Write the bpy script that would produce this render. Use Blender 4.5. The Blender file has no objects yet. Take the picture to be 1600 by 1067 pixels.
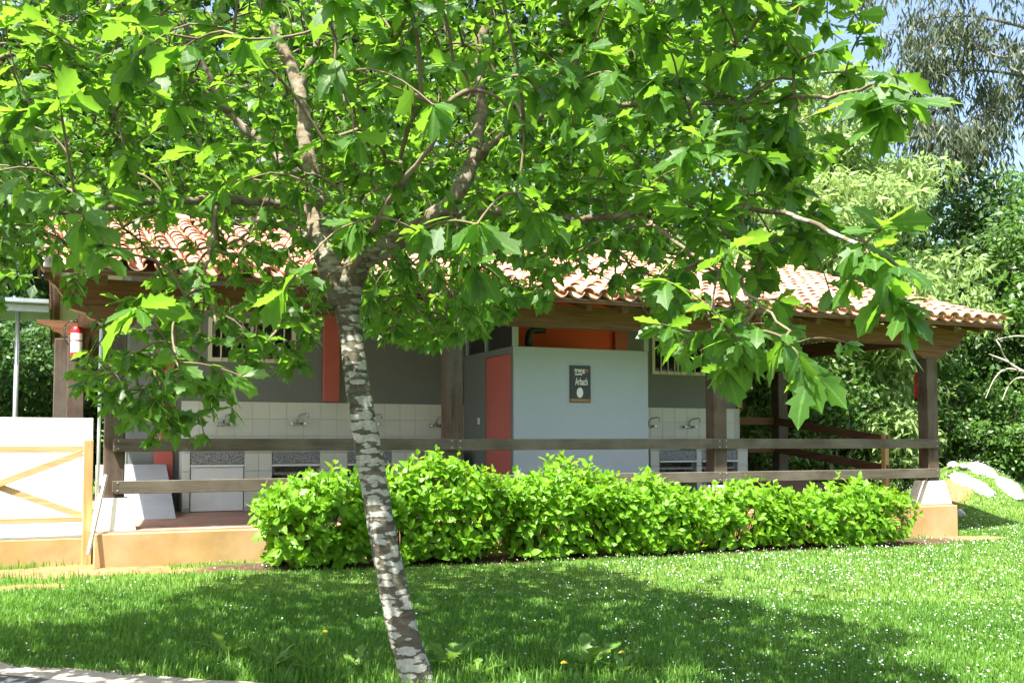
import bpy, bmesh, math, random
import numpy as np
from mathutils import Vector, Matrix
PI = math.pi
rng = np.random.default_rng(7)
random.seed(7)
scene = bpy.context.scene
col = scene.collection

# ------------------------------------------------------------------ camera
# world x runs along the front of the wash house, y into it, z = 0 is the veranda floor
CAM = Vector((-0.482, -12.32, 1.0))
YAW, PITCH, FPX, SHIFT = math.radians(23.43), math.radians(3.0), 1600.0, 0.0437
cd = bpy.data.cameras.new('camera'); cam = bpy.data.objects.new('camera', cd); col.objects.link(cam)
cd.sensor_width = 36.0; cd.lens = 36.0 * FPX / 1600.0; cd.shift_y = SHIFT
cd.clip_start = 0.05; cd.clip_end = 2000
cam.location = CAM; cam.rotation_euler = (PI / 2 + PITCH, 0, -YAW)
scene.camera = cam
# ------------------------------------------------------------------ world, sun, exposure
SUN_EL, SUN_PHI = math.radians(64), math.radians(56)      # phi: from the front (-y) towards -x
w = bpy.data.worlds.new('World'); scene.world = w; w.use_nodes = True
wn = w.node_tree
sky = wn.nodes.new('ShaderNodeTexSky'); sky.sky_type = 'NISHITA'; sky.sun_disc = False
sky.sun_elevation = SUN_EL
sdir = Vector((-math.sin(SUN_PHI) * math.cos(SUN_EL), -math.cos(SUN_PHI) * math.cos(SUN_EL), math.sin(SUN_EL)))
sky.sun_rotation = math.atan2(sdir.x, sdir.y)
sky.air_density = 1.0; sky.dust_density = 3.5; sky.ozone_density = 1.0
bg = wn.nodes['Background']; bg.inputs['Strength'].default_value = 0.095
wn.links.new(sky.outputs[0], bg.inputs['Color'])
ld = bpy.data.lights.new('sun', 'SUN'); ld.energy = 5.0; ld.angle = math.radians(0.53); ld.color = (1.0, 0.955, 0.88)
sun = bpy.data.objects.new('sun', ld); col.objects.link(sun); sun.location = (-8, -12, 20)
sun.rotation_euler = (-sdir).to_track_quat('-Z', 'Y').to_euler()
scene.view_settings.view_transform = 'Standard'; scene.view_settings.look = 'None'
scene.view_settings.gamma = 1.0; scene.view_settings.exposure = 2.05
scene.cycles.max_bounces = 10; scene.cycles.diffuse_bounces = 5; scene.cycles.transmission_bounces = 8
scene.cycles.transparent_max_bounces = 8; scene.cycles.glossy_bounces = 3
scene.cycles.use_denoising = True; scene.cycles.sample_clamp_indirect = 6.0

# ------------------------------------------------------------------ photo pixel <-> place
FH = Vector((math.sin(YAW), math.cos(YAW), 0)); RH = Vector((math.cos(YAW), -math.sin(YAW), 0))
def at(px, py, D):
    """the point seen at photo pixel (px, py) whose level distance along the view is D"""
    k = (533.5 + SHIFT * 1600 - py) / FPX
    h = D * (k * math.cos(PITCH) + math.sin(PITCH)) / (math.cos(PITCH) - k * math.sin(PITCH))
    zc = D * math.cos(PITCH) + h * math.sin(PITCH)
    return CAM + FH * D + RH * ((px - 800) / FPX * zc) + Vector((0, 0, h))
def at_y(px, py, y):
    """the point seen at the pixel that lies in the upright plane y = const (a wall of the house)"""
    a, b = at(px, py, 5.0), at(px, py, 10.0)
    t = (y - a.y) / (b.y - a.y); return a + (b - a) * t
def proj(P):
    d = np.asarray(P, float) - np.array(CAM)
    F = np.array(FH); R = np.array(RH)
    D = d @ F; X = d @ R; h = d[:, 2]
    zc = D * math.cos(PITCH) + h * math.sin(PITCH); yc = -D * math.sin(PITCH) + h * math.cos(PITCH)
    zc = np.where(np.abs(zc) < 1e-3, 1e-3, zc)
    return 800 + FPX * X / zc, 533.5 + SHIFT * 1600 - FPX * yc / zc, D
def smooth(a, b, x):
    t = np.clip((x - a) / (b - a), 0, 1); return t * t * (3 - 2 * t)
def wob(x, y, s=1.0, k=0.0):
    """cheap smooth noise, about -1..1"""
    x = np.asarray(x, float) * s; y = np.asarray(y, float) * s
    return (np.sin(1.7 * x + 1.3 * y + k) + np.sin(-1.1 * x + 2.3 * y + 2.1 * k + 1) + np.sin(2.9 * x - .7 * y + 1.7 * k + 2)
            + .6 * np.sin(4.7 * x + 3.9 * y + k + 4) + .6 * np.sin(-5.3 * x + 4.1 * y + 5 - k)) / 3.2

# ------------------------------------------------------------------ materials
def mat(name):
    m = bpy.data.materials.new(name); m.use_nodes = True
    nt = m.node_tree; b = nt.nodes['Principled BSDF']; return m, nt, b
def nd(nt, t, **kw):
    n = nt.nodes.new(t)
    for k, v in kw.items():
        if k in n.inputs: n.inputs[k].default_value = v
        else: setattr(n, k, v)
    return n
def ramp(nt, src, stops):
    r = nd(nt, 'ShaderNodeValToRGB'); e = r.color_ramp.elements
    while len(e) < len(stops): e.new(0.5)
    for i, (p, c) in enumerate(stops):
        e[i].position = p; e[i].color = (c[0], c[1], c[2], 1) if hasattr(c, '__len__') else (c, c, c, 1)
    nt.links.new(src, r.inputs[0]); return r.outputs[0]
def coords(nt, scale=(1, 1, 1), kind='Object'):
    tc = nd(nt, 'ShaderNodeTexCoord'); mp = nd(nt, 'ShaderNodeMapping'); mp.inputs['Scale'].default_value = scale
    nt.links.new(tc.outputs[kind], mp.inputs[0]); return mp.outputs[0]
def noise(nt, vec, scale, detail=4, rough=.55):
    n = nd(nt, 'ShaderNodeTexNoise', Scale=scale, Detail=detail, Roughness=rough)
    nt.links.new(vec, n.inputs['Vector']); return n.outputs['Fac']
def mixc(nt, f, a, b, mode='MIX'):
    m = nd(nt, 'ShaderNodeMix', data_type='RGBA', blend_type=mode)
    for i, v in ((0, f), (6, a), (7, b)):
        if isinstance(v, (int, float)): m.inputs[i].default_value = v
        elif isinstance(v, (tuple, list)): m.inputs[i].default_value = (v[0], v[1], v[2], 1)
        else: nt.links.new(v, m.inputs[i])
    return m.outputs[2]
def bump(nt, b, h, strength=.3, dist=.01):
    n = nd(nt, 'ShaderNodeBump', Strength=strength, Distance=dist)
    nt.links.new(h, n.inputs['Height']); nt.links.new(n.outputs[0], b.inputs['Normal'])
def plain(name, c, rough=.6, var=.12, scale=6, stain=None, bump_s=.15, metallic=0, spec=.5, stretch=(1, 1, 1)):
    m, nt, b = mat(name); v = coords(nt, stretch)
    n = noise(nt, v, scale, 6)
    a = tuple(x * (1 - var) for x in c); d = tuple(min(1, x * (1 + var)) for x in c)
    o = ramp(nt, n, [(.3, a), (.7, d)])
    if stain:
        n2 = noise(nt, v, scale * .28, 5, .65)
        o = mixc(nt, ramp(nt, n2, [(.5, 0), (.72, 1)]), o, stain)
    nt.links.new(o, b.inputs['Base Color'])
    b.inputs['Roughness'].default_value = rough; b.inputs['Metallic'].default_value = metallic
    b.inputs['Specular IOR Level'].default_value = spec
    if bump_s: bump(nt, b, noise(nt, v, scale * 9, 4), bump_s, .004)
    return m
def wood(name, dark, light, axis, grey=None):
    m, nt, b = mat(name)
    st = [14, 14, 14]; st['xyz'.index(axis)] = .9
    v = coords(nt, tuple(st)); n = noise(nt, v, 2.2, 7, .6)
    o = ramp(nt, n, [(.3, dark), (.7, light)])
    if grey:
        v2 = coords(nt); o = mixc(nt, ramp(nt, noise(nt, v2, 1.6, 5, .65), [(.4, 0), (.68, .85)]), o, grey)
    nt.links.new(o, b.inputs['Base Color']); b.inputs['Roughness'].default_value = .72
    b.inputs['Specular IOR Level'].default_value = .3
    bump(nt, b, n, .35, .004); return m
def leafmat(name, lo, hi, tr, fac=.42, rough=.42, spec=.4):
    m, nt, b = mat(name)
    a = nd(nt, 'ShaderNodeAttribute', attribute_name='rnd')
    c = ramp(nt, a.outputs['Fac'], [(0, lo), (1, hi)])
    rb = nd(nt, 'ShaderNodeAttribute', attribute_name='midrib')
    c = mixc(nt, ramp(nt, rb.outputs['Fac'], [(.84, 0), (.97, .6)]), c, tuple(min(1, x * 1.6 + .04) for x in hi))
    c = mixc(nt, ramp(nt, noise(nt, coords(nt), 24.0, 4), [(.35, .0), (.75, .45)]), c, tuple(x * .7 for x in lo))
    nt.links.new(c, b.inputs['Base Color']); b.inputs['Roughness'].default_value = rough
    b.inputs['Specular IOR Level'].default_value = spec
    bump(nt, b, noise(nt, coords(nt), 55.0, 2), .25, .006)
    t = nd(nt, 'ShaderNodeBsdfTranslucent')
    tc = mixc(nt, a.outputs['Fac'], tuple(x * .8 for x in tr), tuple(min(1, x * 1.15) for x in tr))
    nt.links.new(tc, t.inputs['Color'])
    mx = nd(nt, 'ShaderNodeMixShader'); mx.inputs[0].default_value = fac
    nt.links.new(b.outputs[0], mx.inputs[1]); nt.links.new(t.outputs[0], mx.inputs[2])
    nt.links.new(mx.outputs[0], nt.nodes['Material Output'].inputs['Surface']); return m
M = {}
M['ochre'] = plain('ochre_concrete', (.36, .225, .085), .85, .14, 3, stain=(.42, .31, .17), bump_s=.3)
M['white'] = plain('white_paint', (.78, .78, .76), .7, .04, 4, stain=(.68, .67, .63), bump_s=.15)
M['footing'] = plain('whitewashed_concrete', (.66, .65, .58), .85, .08, 5, stain=(.52, .49, .38), bump_s=.3)
M['grey'] = plain('grey_paint', (.165, .18, .175), .75, .05, 3, bump_s=.12)
M['panel'] = plain('pale_panel', (.37, .435, .48), .6, .03, 2, bump_s=.05)
M['red'] = plain('red_paint', (.46, .10, .075), .55, .1, 4, bump_s=.08)
M['door'] = plain('red_door_paint', (.50, .13, .11), .5, .06, 3, bump_s=.05)
M['orange'] = plain('orange_red_wall', (.85, .10, .035), .6, .05, 3, bump_s=.08)
M['tile'] = plain('glazed_tile', (.60, .60, .54), .22, .04, 1.5, bump_s=0)
M['grout'] = plain('grout', (.46, .45, .41), .9, .08, 10)
M['granite'] = None
M['floor'] = plain('terracotta_floor', (.30, .16, .11), .6, .15, 5, stain=(.34, .25, .19))
M['concrete'] = plain('ramp_concrete', (.34, .37, .39), .85, .08, 4, stain=(.29, .31, .32))
M['black'] = plain('black_plastic', (.02, .022, .022), .4, .1, 5, bump_s=0)
M['steel'] = plain('chrome', (.55, .56, .57), .22, .05, 8, bump_s=0, metallic=1)
M['galv'] = plain('galvanised', (.50, .53, .55), .4, .1, 12, bump_s=.05, metallic=.7)
M['pvc'] = plain('grey_pvc', (.22, .24, .25), .4, .05, 5, bump_s=0)
M['whitepvc'] = plain('white_pvc', (.62, .66, .60), .4, .05, 5, bump_s=0)
M['ext_red'] = plain('extinguisher_red', (.62, .02, .025), .25, .04, 5, bump_s=0)
M['paper'] = plain('paper_label', (.78, .77, .74), .6, .04, 8, bump_s=0)
M['brass'] = plain('brass', (.6, .42, .13), .35, .08, 8, bump_s=0, metallic=1)
M['cream'] = plain('cream_paint', (.66, .63, .52), .5, .05, 6, bump_s=.05)
M['soffit'] = plain('white_soffit', (.72, .71, .68), .8, .06, 4)
M['signblack'] = plain('sign_black', (.018, .024, .024), .35, .1, 6, bump_s=0)
M['signwhite'] = plain('sign_white', (.78, .78, .75), .5, .02, 6, bump_s=0)
M['signorange'] = plain('sign_orange', (.66, .17, .05), .5, .04, 6, bump_s=0)
M['signbrown'] = plain('sign_brown', (.30, .16, .07), .6, .3, 30, bump_s=0)
M['tileroof'] = None
M['rock'] = plain('white_limestone', (.42, .40, .36), .9, .3, 5, stain=(.2, .19, .14), bump_s=.8)
M['asphalt'] = plain('asphalt', (.055, .055, .057), .9, .25, 30, bump_s=.5)
M['path'] = plain('sandy_concrete', (.36, .31, .25), .9, .2, 9, stain=(.22, .19, .14), bump_s=.5)
M['post'] = wood('dark_wood_upright', (.030, .019, .012), (.105, .066, .042), 'z', (.11, .095, .075))
M['beam'] = wood('brown_wood_beam', (.075, .034, .014), (.185, .090, .036), 'x')
M['beamy'] = wood('brown_wood_rafter', (.055, .026, .012), (.15, .075, .034), 'y')
M['rail'] = wood('weathered_rail', (.038, .030, .022), (.105, .086, .062), 'x', (.14, .125, .095))
M['pine'] = wood('new_pine', (.33, .18, .065), (.52, .33, .14), 'z')
M['pinex'] = wood('new_pine_rail', (.36, .22, .10), (.52, .36, .18), 'x')
M['batten'] = plain('pale_batten', (.62, .58, .50), .7, .08, 8)
M['yellow'] = plain('yellow_petals', (.75, .52, .02), .6, .1, 30, bump_s=0)
M['daisy'] = plain('daisy_petals', (.80, .80, .80), .6, .05, 30, bump_s=0)
M['deadleaf'] = plain('dead_leaf', (.30, .14, .06), .8, .2, 30)
M['deadwood'] = plain('bleached_twigs', (.36, .31, .25), .85, .2, 20)
M['soilm'] = plain('dark_soil', (.07, .05, .032), .95, .3, 20)
def m_granite():
    m, nt, b = mat('grey_granite'); v = coords(nt)
    vo = nd(nt, 'ShaderNodeTexVoronoi', Scale=90.0); nt.links.new(v, vo.inputs['Vector'])
    nt.links.new(ramp(nt, vo.outputs['Color'], [(.1, .06), (.5, .20), (.9, .42)]), b.inputs['Base Color'])
    b.inputs['Roughness'].default_value = .5; return m
M['granite'] = m_granite()
def m_rooftile():
    m, nt, b = mat('clay_roof_tile'); v = coords(nt, kind='Object')
    geo = nd(nt, 'ShaderNodeNewGeometry'); oi = nd(nt, 'ShaderNodeObjectInfo')
    a = nd(nt, 'ShaderNodeAttribute', attribute_name='rnd')
    ad = nd(nt, 'ShaderNodeMath', operation='ADD'); nt.links.new(a.outputs['Fac'], ad.inputs[0]); nt.links.new(oi.outputs['Random'], ad.inputs[1])
    fr = nd(nt, 'ShaderNodeMath', operation='FRACT'); nt.links.new(ad.outputs[0], fr.inputs[0])
    c = ramp(nt, fr.outputs[0], [(0, (.40, .165, .085)), (.35, (.50, .225, .125)), (.7, (.58, .31, .19)), (1, (.46, .26, .17))])
    mp = nd(nt, 'ShaderNodeMapping'); nt.links.new(geo.outputs['Position'], mp.inputs[0])
    n = noise(nt, mp.outputs[0], 5, 6, .7)
    c = mixc(nt, ramp(nt, n, [(.45, 0), (.75, .75)]), c, (.56, .44, .34))
    n2 = noise(nt, mp.outputs[0], 11, 5, .7)
    c = mixc(nt, ramp(nt, n2, [(.58, 0), (.72, .7)]), c, (.17, .13, .09))
    nt.links.new(c, b.inputs['Base Color']); b.inputs['Roughness'].default_value = .85; b.inputs['Specular IOR Level'].default_value = .25
    bump(nt, b, noise(nt, mp.outputs[0], 60, 4), .3, .005); return m
M['tileroof'] = m_rooftile()
def m_bark():
    m, nt, b = mat('lichen_bark'); v = coords(nt)
    base = ramp(nt, noise(nt, coords(nt, (3, 3, 9)), 3, 6, .7), [(.3, (.045, .040, .026)), (.55, (.11, .10, .068)), (.75, (.17, .155, .11))])
    vv = coords(nt, (10, 10, 30))
    dn = nd(nt, 'ShaderNodeTexNoise', Scale=1.4, Detail=3.0); nt.links.new(vv, dn.inputs['Vector'])
    sc_ = nd(nt, 'ShaderNodeVectorMath', operation='SCALE'); sc_.inputs['Scale'].default_value = 1.1
    nt.links.new(dn.outputs['Color'], sc_.inputs[0])
    ad = nd(nt, 'ShaderNodeVectorMath', operation='ADD'); nt.links.new(vv, ad.inputs[0]); nt.links.new(sc_.outputs[0], ad.inputs[1])
    vo = nd(nt, 'ShaderNodeTexVoronoi', Scale=1.0); nt.links.new(ad.outputs[0], vo.inputs['Vector'])
    big = noise(nt, coords(nt), 2.6, 3)
    su = nd(nt, 'ShaderNodeMath', operation='MULTIPLY_ADD'); nt.links.new(big, su.inputs[0]); su.inputs[1].default_value = -.55
    nt.links.new(vo.outputs['Distance'], su.inputs[2])
    patch = ramp(nt, su.outputs[0], [(.20, 1), (.26, 0)])
    pale = ramp(nt, noise(nt, v, 30, 5), [(.3, (.25, .255, .21)), (.7, (.44, .44, .38))])
    sep = nd(nt, 'ShaderNodeSeparateXYZ'); nt.links.new(v, sep.inputs[0])
    mr = nd(nt, 'ShaderNodeMapRange', interpolation_type='SMOOTHSTEP'); nt.links.new(sep.outputs['Z'], mr.inputs['Value'])
    mr.inputs['From Min'].default_value = 1.55; mr.inputs['From Max'].default_value = 2.45; mr.inputs['To Min'].default_value = 1.0; mr.inputs['To Max'].default_value = .22
    tan_ = ramp(nt, noise(nt, coords(nt, (6, 6, 6)), 4, 6, .7), [(.3, (.07, .052, .030)), (.7, (.24, .185, .115))])
    mt = nd(nt, 'ShaderNodeMath', operation='MULTIPLY'); nt.links.new(patch, mt.inputs[0]); nt.links.new(mr.outputs[0], mt.inputs[1])
    base = mixc(nt, mr.outputs[0], tan_, base)
    c = mixc(nt, mt.outputs[0], base, pale)
    mo = noise(nt, v, 5, 5, .7)
    c = mixc(nt, ramp(nt, mo, [(.6, 0), (.74, .6)]), c, (.09, .12, .025))
    nt.links.new(c, b.inputs['Base Color']); b.inputs['Roughness'].default_value = .9; b.inputs['Specular IOR Level'].default_value = .2
    bump(nt, b, noise(nt, coords(nt, (4, 4, 12)), 6, 6, .7), .6, .01); return m
M['bark'] = m_bark()
M['limb'] = plain('limb_bark', (.17, .130, .080), .9, .35, 14, stain=(.27, .24, .18), bump_s=.6)
M['twig'] = plain('twig_bark', (.13, .10, .055), .9, .3, 14, bump_s=0)
M['hydstem'] = plain('hydrangea_stem', (.075, .075, .03), .8, .3, 14, bump_s=0)
M['darkbark'] = plain('dark_bark', (.07, .055, .04), .95, .35, 8, bump_s=.6)
M['greybark'] = plain('grey_bark', (.20, .18, .15), .95, .35, 8, bump_s=.6)
def m_glass():
    m, nt, b = mat('window_glass'); b.inputs['Base Color'].default_value = (.06, .07, .07, 1)
    b.inputs['Roughness'].default_value = .06; b.inputs['Specular IOR Level'].default_value = .6
    b.inputs['Transmission Weight'].default_value = .55; return m
M['glass'] = m_glass()
def m_ground():
    m, nt, b = mat('lawn_soil'); v = coords(nt)
    g = ramp(nt, noise(nt, v, 3.0, 8, .7), [(.3, (.04, .085, .014)), (.5, (.08, .14, .024)), (.72, (.14, .17, .045))])
    d = ramp(nt, noise(nt, v, 9.0, 8, .7), [(.3, (.17, .092, .040)), (.7, (.30, .175, .09))])
    a = nd(nt, 'ShaderNodeAttribute', attribute_name='dirt')
    b2 = nd(nt, 'ShaderNodeAttribute', attribute_name='bed')
    e = ramp(nt, noise(nt, v, 12, 8, .7), [(.3, (.03, .02, .012)), (.7, (.11, .075, .045))])
    nt.links.new(mixc(nt, b2.outputs['Fac'], mixc(nt, a.outputs['Fac'], g, d), e), b.inputs['Base Color'])
    b.inputs['Roughness'].default_value = .95; b.inputs['Specular IOR Level'].default_value = .1
    bump(nt, b, noise(nt, v, 25, 6), .7, .02); return m
M['ground'] = m_ground()
M['oakleaf'] = leafmat('oak_leaf', (.028, .090, .014), (.074, .168, .024), (.235, .48, .030), .48)
M['hydleaf'] = leafmat('hydrangea_leaf', (.10, .25, .012), (.165, .35, .020), (.38, .64, .022), .42, .42, .3)
M['grass'] = leafmat('grass_blade', (.055, .150, .018), (.140, .270, .045), (.21, .43, .045), .40, .5, .3)
M['weed'] = leafmat('weed_leaf', (.09, .19, .03), (.15, .27, .05), (.24, .42, .06), .35)
M['palegreen'] = leafmat('pale_tree_leaf', (.17, .27, .075), (.26, .37, .13), (.32, .46, .12), .42, .5, .3)
M['darkgreen'] = leafmat('dark_tree_leaf', (.024, .060, .014), (.060, .125, .028), (.09, .20, .03), .3, .45, .35)
M['midgreen'] = leafmat('mid_tree_leaf', (.045, .11, .02), (.095, .18, .035), (.15, .32, .04), .36)
M['gumleaf'] = leafmat('gum_leaf', (.050, .075, .040), (.115, .14, .075), (.12, .16, .06), .25, .5, .25)
M['ivy'] = leafmat('hedge_leaf', (.022, .060, .014), (.065, .14, .03), (.10, .23, .035), .3, .4, .4)

# ------------------------------------------------------------------ object helpers
W = {}                                                   # world matrix of every object made here
def tag(o, label=None, cat=None, group=None, kind=None):
    if label: o['label'] = label
    if cat: o['category'] = cat
    if group: o['group'] = group
    if kind: o['kind'] = kind
    return o
def thing(name, label, cat, loc, group=None):
    o = bpy.data.objects.new(name, None); o.location = loc; o.empty_display_size = .2; col.objects.link(o)
    W[o.name] = Matrix.Translation(Vector(loc)); return tag(o, label, cat, group)
def link(name, me, parent=None, mtx=None, kind=None):
    """one mesh object; mesh data in world coordinates unless mtx places it"""
    o = bpy.data.objects.new(name, me); col.objects.link(o)
    mtx = mtx or Matrix.Identity(4)
    if parent is not None:
        o.parent = parent; o.matrix_parent_inverse = W[parent.name].inverted()
    o.matrix_basis = mtx; W[o.name] = mtx
    if kind: o['kind'] = kind
    return o
def np_mesh(name, V, F, m, rnd=None, smoothed=False):
    V = np.ascontiguousarray(V, np.float32); F = np.ascontiguousarray(F, np.int32)
    me = bpy.data.meshes.new(name); k = F.shape[1]
    me.vertices.add(len(V)); me.vertices.foreach_set('co', V.ravel())
    me.loops.add(F.size); me.loops.foreach_set('vertex_index', F.ravel())
    me.polygons.add(len(F)); me.polygons.foreach_set('loop_start', np.arange(0, F.size, k, dtype=np.int32))
    if rnd is not None:
        rnd = np.asarray(rnd)
        for nm_, vals in ([('rnd', rnd)] if rnd.ndim == 1 else [('rnd', rnd[:, 0]), ('midrib', rnd[:, 1])]):
            a = me.attributes.new(nm_, 'FLOAT', 'POINT'); a.data.foreach_set('value', np.ascontiguousarray(vals, np.float32))
    me.update(calc_edges=True)
    if smoothed: me.polygons.foreach_set('use_smooth', np.ones(len(F), bool))
    if m: me.materials.append(m)
    return me
class MB:
    def __init__(s): s.bm = bmesh.new()
    def box(s, x0, x1, y0, y1, z0, z1, mtx=None, bevel=0):
        r = bmesh.ops.create_cube(s.bm, size=1.0); vs = r['verts']
        T = Matrix.Translation(((x0 + x1) / 2, (y0 + y1) / 2, (z0 + z1) / 2)) @ Matrix.Diagonal((x1 - x0, y1 - y0, z1 - z0, 1))
        bmesh.ops.transform(s.bm, matrix=T, verts=vs)
        if bevel:
            es = list({e for v in vs for e in v.link_edges})
            rb = bmesh.ops.bevel(s.bm, geom=es, offset=bevel, segments=1, affect='EDGES', profile=.5)
            vs = list({v for f in rb['faces'] for v in f.verts} | {v for v in vs if v.is_valid})
        if mtx: bmesh.ops.transform(s.bm, matrix=mtx, verts=[v for v in vs if v.is_valid])
        return s
    def bar(s, a, b, wd, h, bevel=0, up=(0, 0, 1)):
        """a rectangular bar from point a to point b, wd across, h along up"""
        a, b = Vector(a), Vector(b); d = (b - a).normalized(); u = Vector(up); r = d.cross(u).normalized(); u = r.cross(d)
        Mx = Matrix((r, d, u)).transposed().to_4x4(); Mx.translation = (a + b) / 2
        L = (b - a).length; return s.box(-wd / 2, wd / 2, -L / 2, L / 2, -h / 2, h / 2, Mx, bevel)
    def tube(s, pts, rad, n=8, cap=True):
        pts = [Vector(p) for p in pts]; rads = rad if hasattr(rad, '__len__') else [rad] * len(pts)
        rings = []; ref = Vector((0, 0, 1))
        for i, p in enumerate(pts):
            d = (pts[min(i + 1, len(pts) - 1)] - pts[max(i - 1, 0)]).normalized()
            if abs(d.dot(ref)) > .95: ref = Vector((1, 0, 0))
            x = d.cross(ref).normalized(); y = d.cross(x).normalized(); ref = y.cross(d) if False else ref
            rings.append([s.bm.verts.new(p + (x * math.cos(2 * PI * k / n) + y * math.sin(2 * PI * k / n)) * rads[i]) for k in range(n)])
        for a, b in zip(rings, rings[1:]):
            for k in range(n): s.bm.faces.new((a[k], a[(k + 1) % n], b[(k + 1) % n], b[k])).smooth = True
        if cap:
            s.bm.faces.new(rings[0]); s.bm.faces.new(rings[-1])
        return s
    def prism(s, poly, a, b, axis='y'):
        """outline poly (list of 2-D points) pushed from a to b along an axis"""
        f = {'y': lambda p, t: (p[0], t, p[1]), 'x': lambda p, t: (t, p[0], p[1]), 'z': lambda p, t: (p[0], p[1], t)}[axis]
        A = [s.bm.verts.new(f(p, a)) for p in poly]; B = [s.bm.verts.new(f(p, b)) for p in poly]
        n = len(poly); s.bm.faces.new(A); s.bm.faces.new(B[::-1])
        for i in range(n): s.bm.faces.new((A[i], A[(i + 1) % n], B[(i + 1) % n], B[i]))
        return s
    def lathe(s, prof, c, n=14):
        rings = [[s.bm.verts.new((c[0] + r * math.cos(2 * PI * k / n), c[1] + r * math.sin(2 * PI * k / n), c[2] + z)) for k in range(n)] for r, z in prof]
        for a, b in zip(rings, rings[1:]):
            for k in range(n): s.bm.faces.new((a[k], a[(k + 1) % n], b[(k + 1) % n], b[k])).smooth = True
        s.bm.faces.new(rings[0]); s.bm.faces.new(rings[-1]); return s
    def mesh(s, name, m):
        bmesh.ops.recalc_face_normals(s.bm, faces=s.bm.faces[:])
        me = bpy.data.meshes.new(name); s.bm.to_mesh(me); s.bm.free(); me.materials.append(m); return me
    def build(s, name, m, parent=None, kind=None, mtx=None):
        return link(name, s.mesh(name, m), parent, mtx, kind)

# ------------------------------------------------------------------ terrain
_mc = at(1512, 728, 20.6)
def hgt(x, y):
    x = np.asarray(x, float); y = np.asarray(y, float)
    h = -.37 - .009 * np.clip(x, -6, 16) + .012 * np.clip(y, -16, 0)
    a_ = (x - _mc.x) * .67 + (y - _mc.y) * .74; b_ = -(x - _mc.x) * .74 + (y - _mc.y) * .67
    h = h + 1.08 * np.exp(-(a_ / 2.1) ** 2 - (b_ / 1.25) ** 2)
    h = h + .11 * np.clip(y - 9, 0, 60)
    return h + .012 * wob(x, y, 1.1) * smooth(-14, -6, y)
def in_house(x, y, g=0.0): return (x > -4.2 - g) & (x < 12.3 + g) & (y > -.36 - g) & (y < 8 + g) & ~((x < -.2 - g) & (y < -.02 - g))
_dl = at(20, 925, 9.6); _dm = at(90, 885, 10.5)
def dirtf(x, y):
    x = np.asarray(x, float); y = np.asarray(y, float)
    n = .45 * wob(x, y, 2.3, 1) + .3 * wob(x, y, 6.1, 2)
    def el(cx, cy, rx, ry): return 1 - np.sqrt(((x - cx) / rx) ** 2 + ((y - cy) / ry) ** 2)
    d = np.maximum.reduce([el(-.35, -.55, .95, .5), el(_dl.x - .3, _dl.y, .75, .28), el(.9, -.8, .9, .16),
                           el(12.1, -.72, .8, .34), el(14.6, 2.2, .5, .6), el(-3.4, -.05, 1.2, .12)])
    return smooth(-.12, .22, d + .28 * n)
def bedf(x, y):
    return smooth(-.1, .15, 1 - np.sqrt(((np.asarray(x) - 6.3) / 5.6) ** 4 + ((np.asarray(y) + .85) / .50) ** 4) + .12 * wob(x, y, 4.0, 3))
def axis(lo, hi, flo, fhi, step):
    a = np.arange(flo, fhi + 1e-6, step); o1 = []; p = flo; s_ = step
    while p > lo: s_ *= 1.35; p -= s_; o1.append(p)
    o2 = []; p = a[-1]; s_ = step
    while p < hi: s_ *= 1.35; p += s_; o2.append(p)
    return np.concatenate([np.array(o1[::-1]), a, np.array(o2)])
gx = axis(-300, 320, -6, 20, .13); gy = axis(-120, 500, -12.5, 6, .13)
GX, GY = np.meshgrid(gx, gy); GZ = hgt(GX, GY) - .12 * in_house(GX, GY, -.25)
nx, ny = len(gx), len(gy); I = np.arange(nx * ny).reshape(ny, nx)
F = np.stack([I[:-1, :-1].ravel(), I[:-1, 1:].ravel(), I[1:, 1:].ravel(), I[1:, :-1].ravel()], 1)
me = np_mesh('ground', np.stack([GX.ravel(), GY.ravel(), GZ.ravel()], 1), F, M['ground'], smoothed=True)
a = me.attributes.new('dirt', 'FLOAT', 'POINT'); a.data.foreach_set('value', np.ascontiguousarray(dirtf(GX.ravel(), GY.ravel()), np.float32))
a = me.attributes.new('bed', 'FLOAT', 'POINT'); a.data.foreach_set('value', np.ascontiguousarray(bedf(GX.ravel(), GY.ravel()), np.float32))
link('ground', me, kind='structure')
# road under the camera and the sandy edging between it and the lawn: strips that lie on the ground
pA, pB = at(0, 1046, 6.62), at(520, 1074, 6.1)
pdir = Vector((pB.x - pA.x, pB.y - pA.y, 0)).normalized(); pnor = Vector((pdir.y, -pdir.x, 0))
def strip(name, w0, w1, lift, m, rag=0.0):
    vs, fs = [], []
    ts = np.arange(-14, 22, .12); cols = 8 if w1 - w0 < 1 else 14
    for t in ts:
        for c in range(cols + 1):
            ww = w0 + (w1 - w0) * c / cols
            if c == 0 and rag: ww += rag * float(wob(t, 0, 3.1)) + rag * .5 * float(wob(t, 3, 9))
            p = Vector((pA.x, pA.y, 0)) + pdir * float(t) + pnor * ww
            vs.append((p.x, p.y, float(hgt(p.x, p.y)) + lift))
    n = cols + 1
    for i in range(len(ts) - 1):
        for c in range(cols): fs.append((i * n + c, i * n + c + 1, (i + 1) * n + c + 1, (i + 1) * n + c))
    return link(name, np_mesh(name, np.array(vs), np.array(fs), m, smoothed=True), kind='structure')
strip('path', 0.0, .34, .008, M['path'], .05)
strip('road', .30, 9.0, .014, M['asphalt'])

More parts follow.
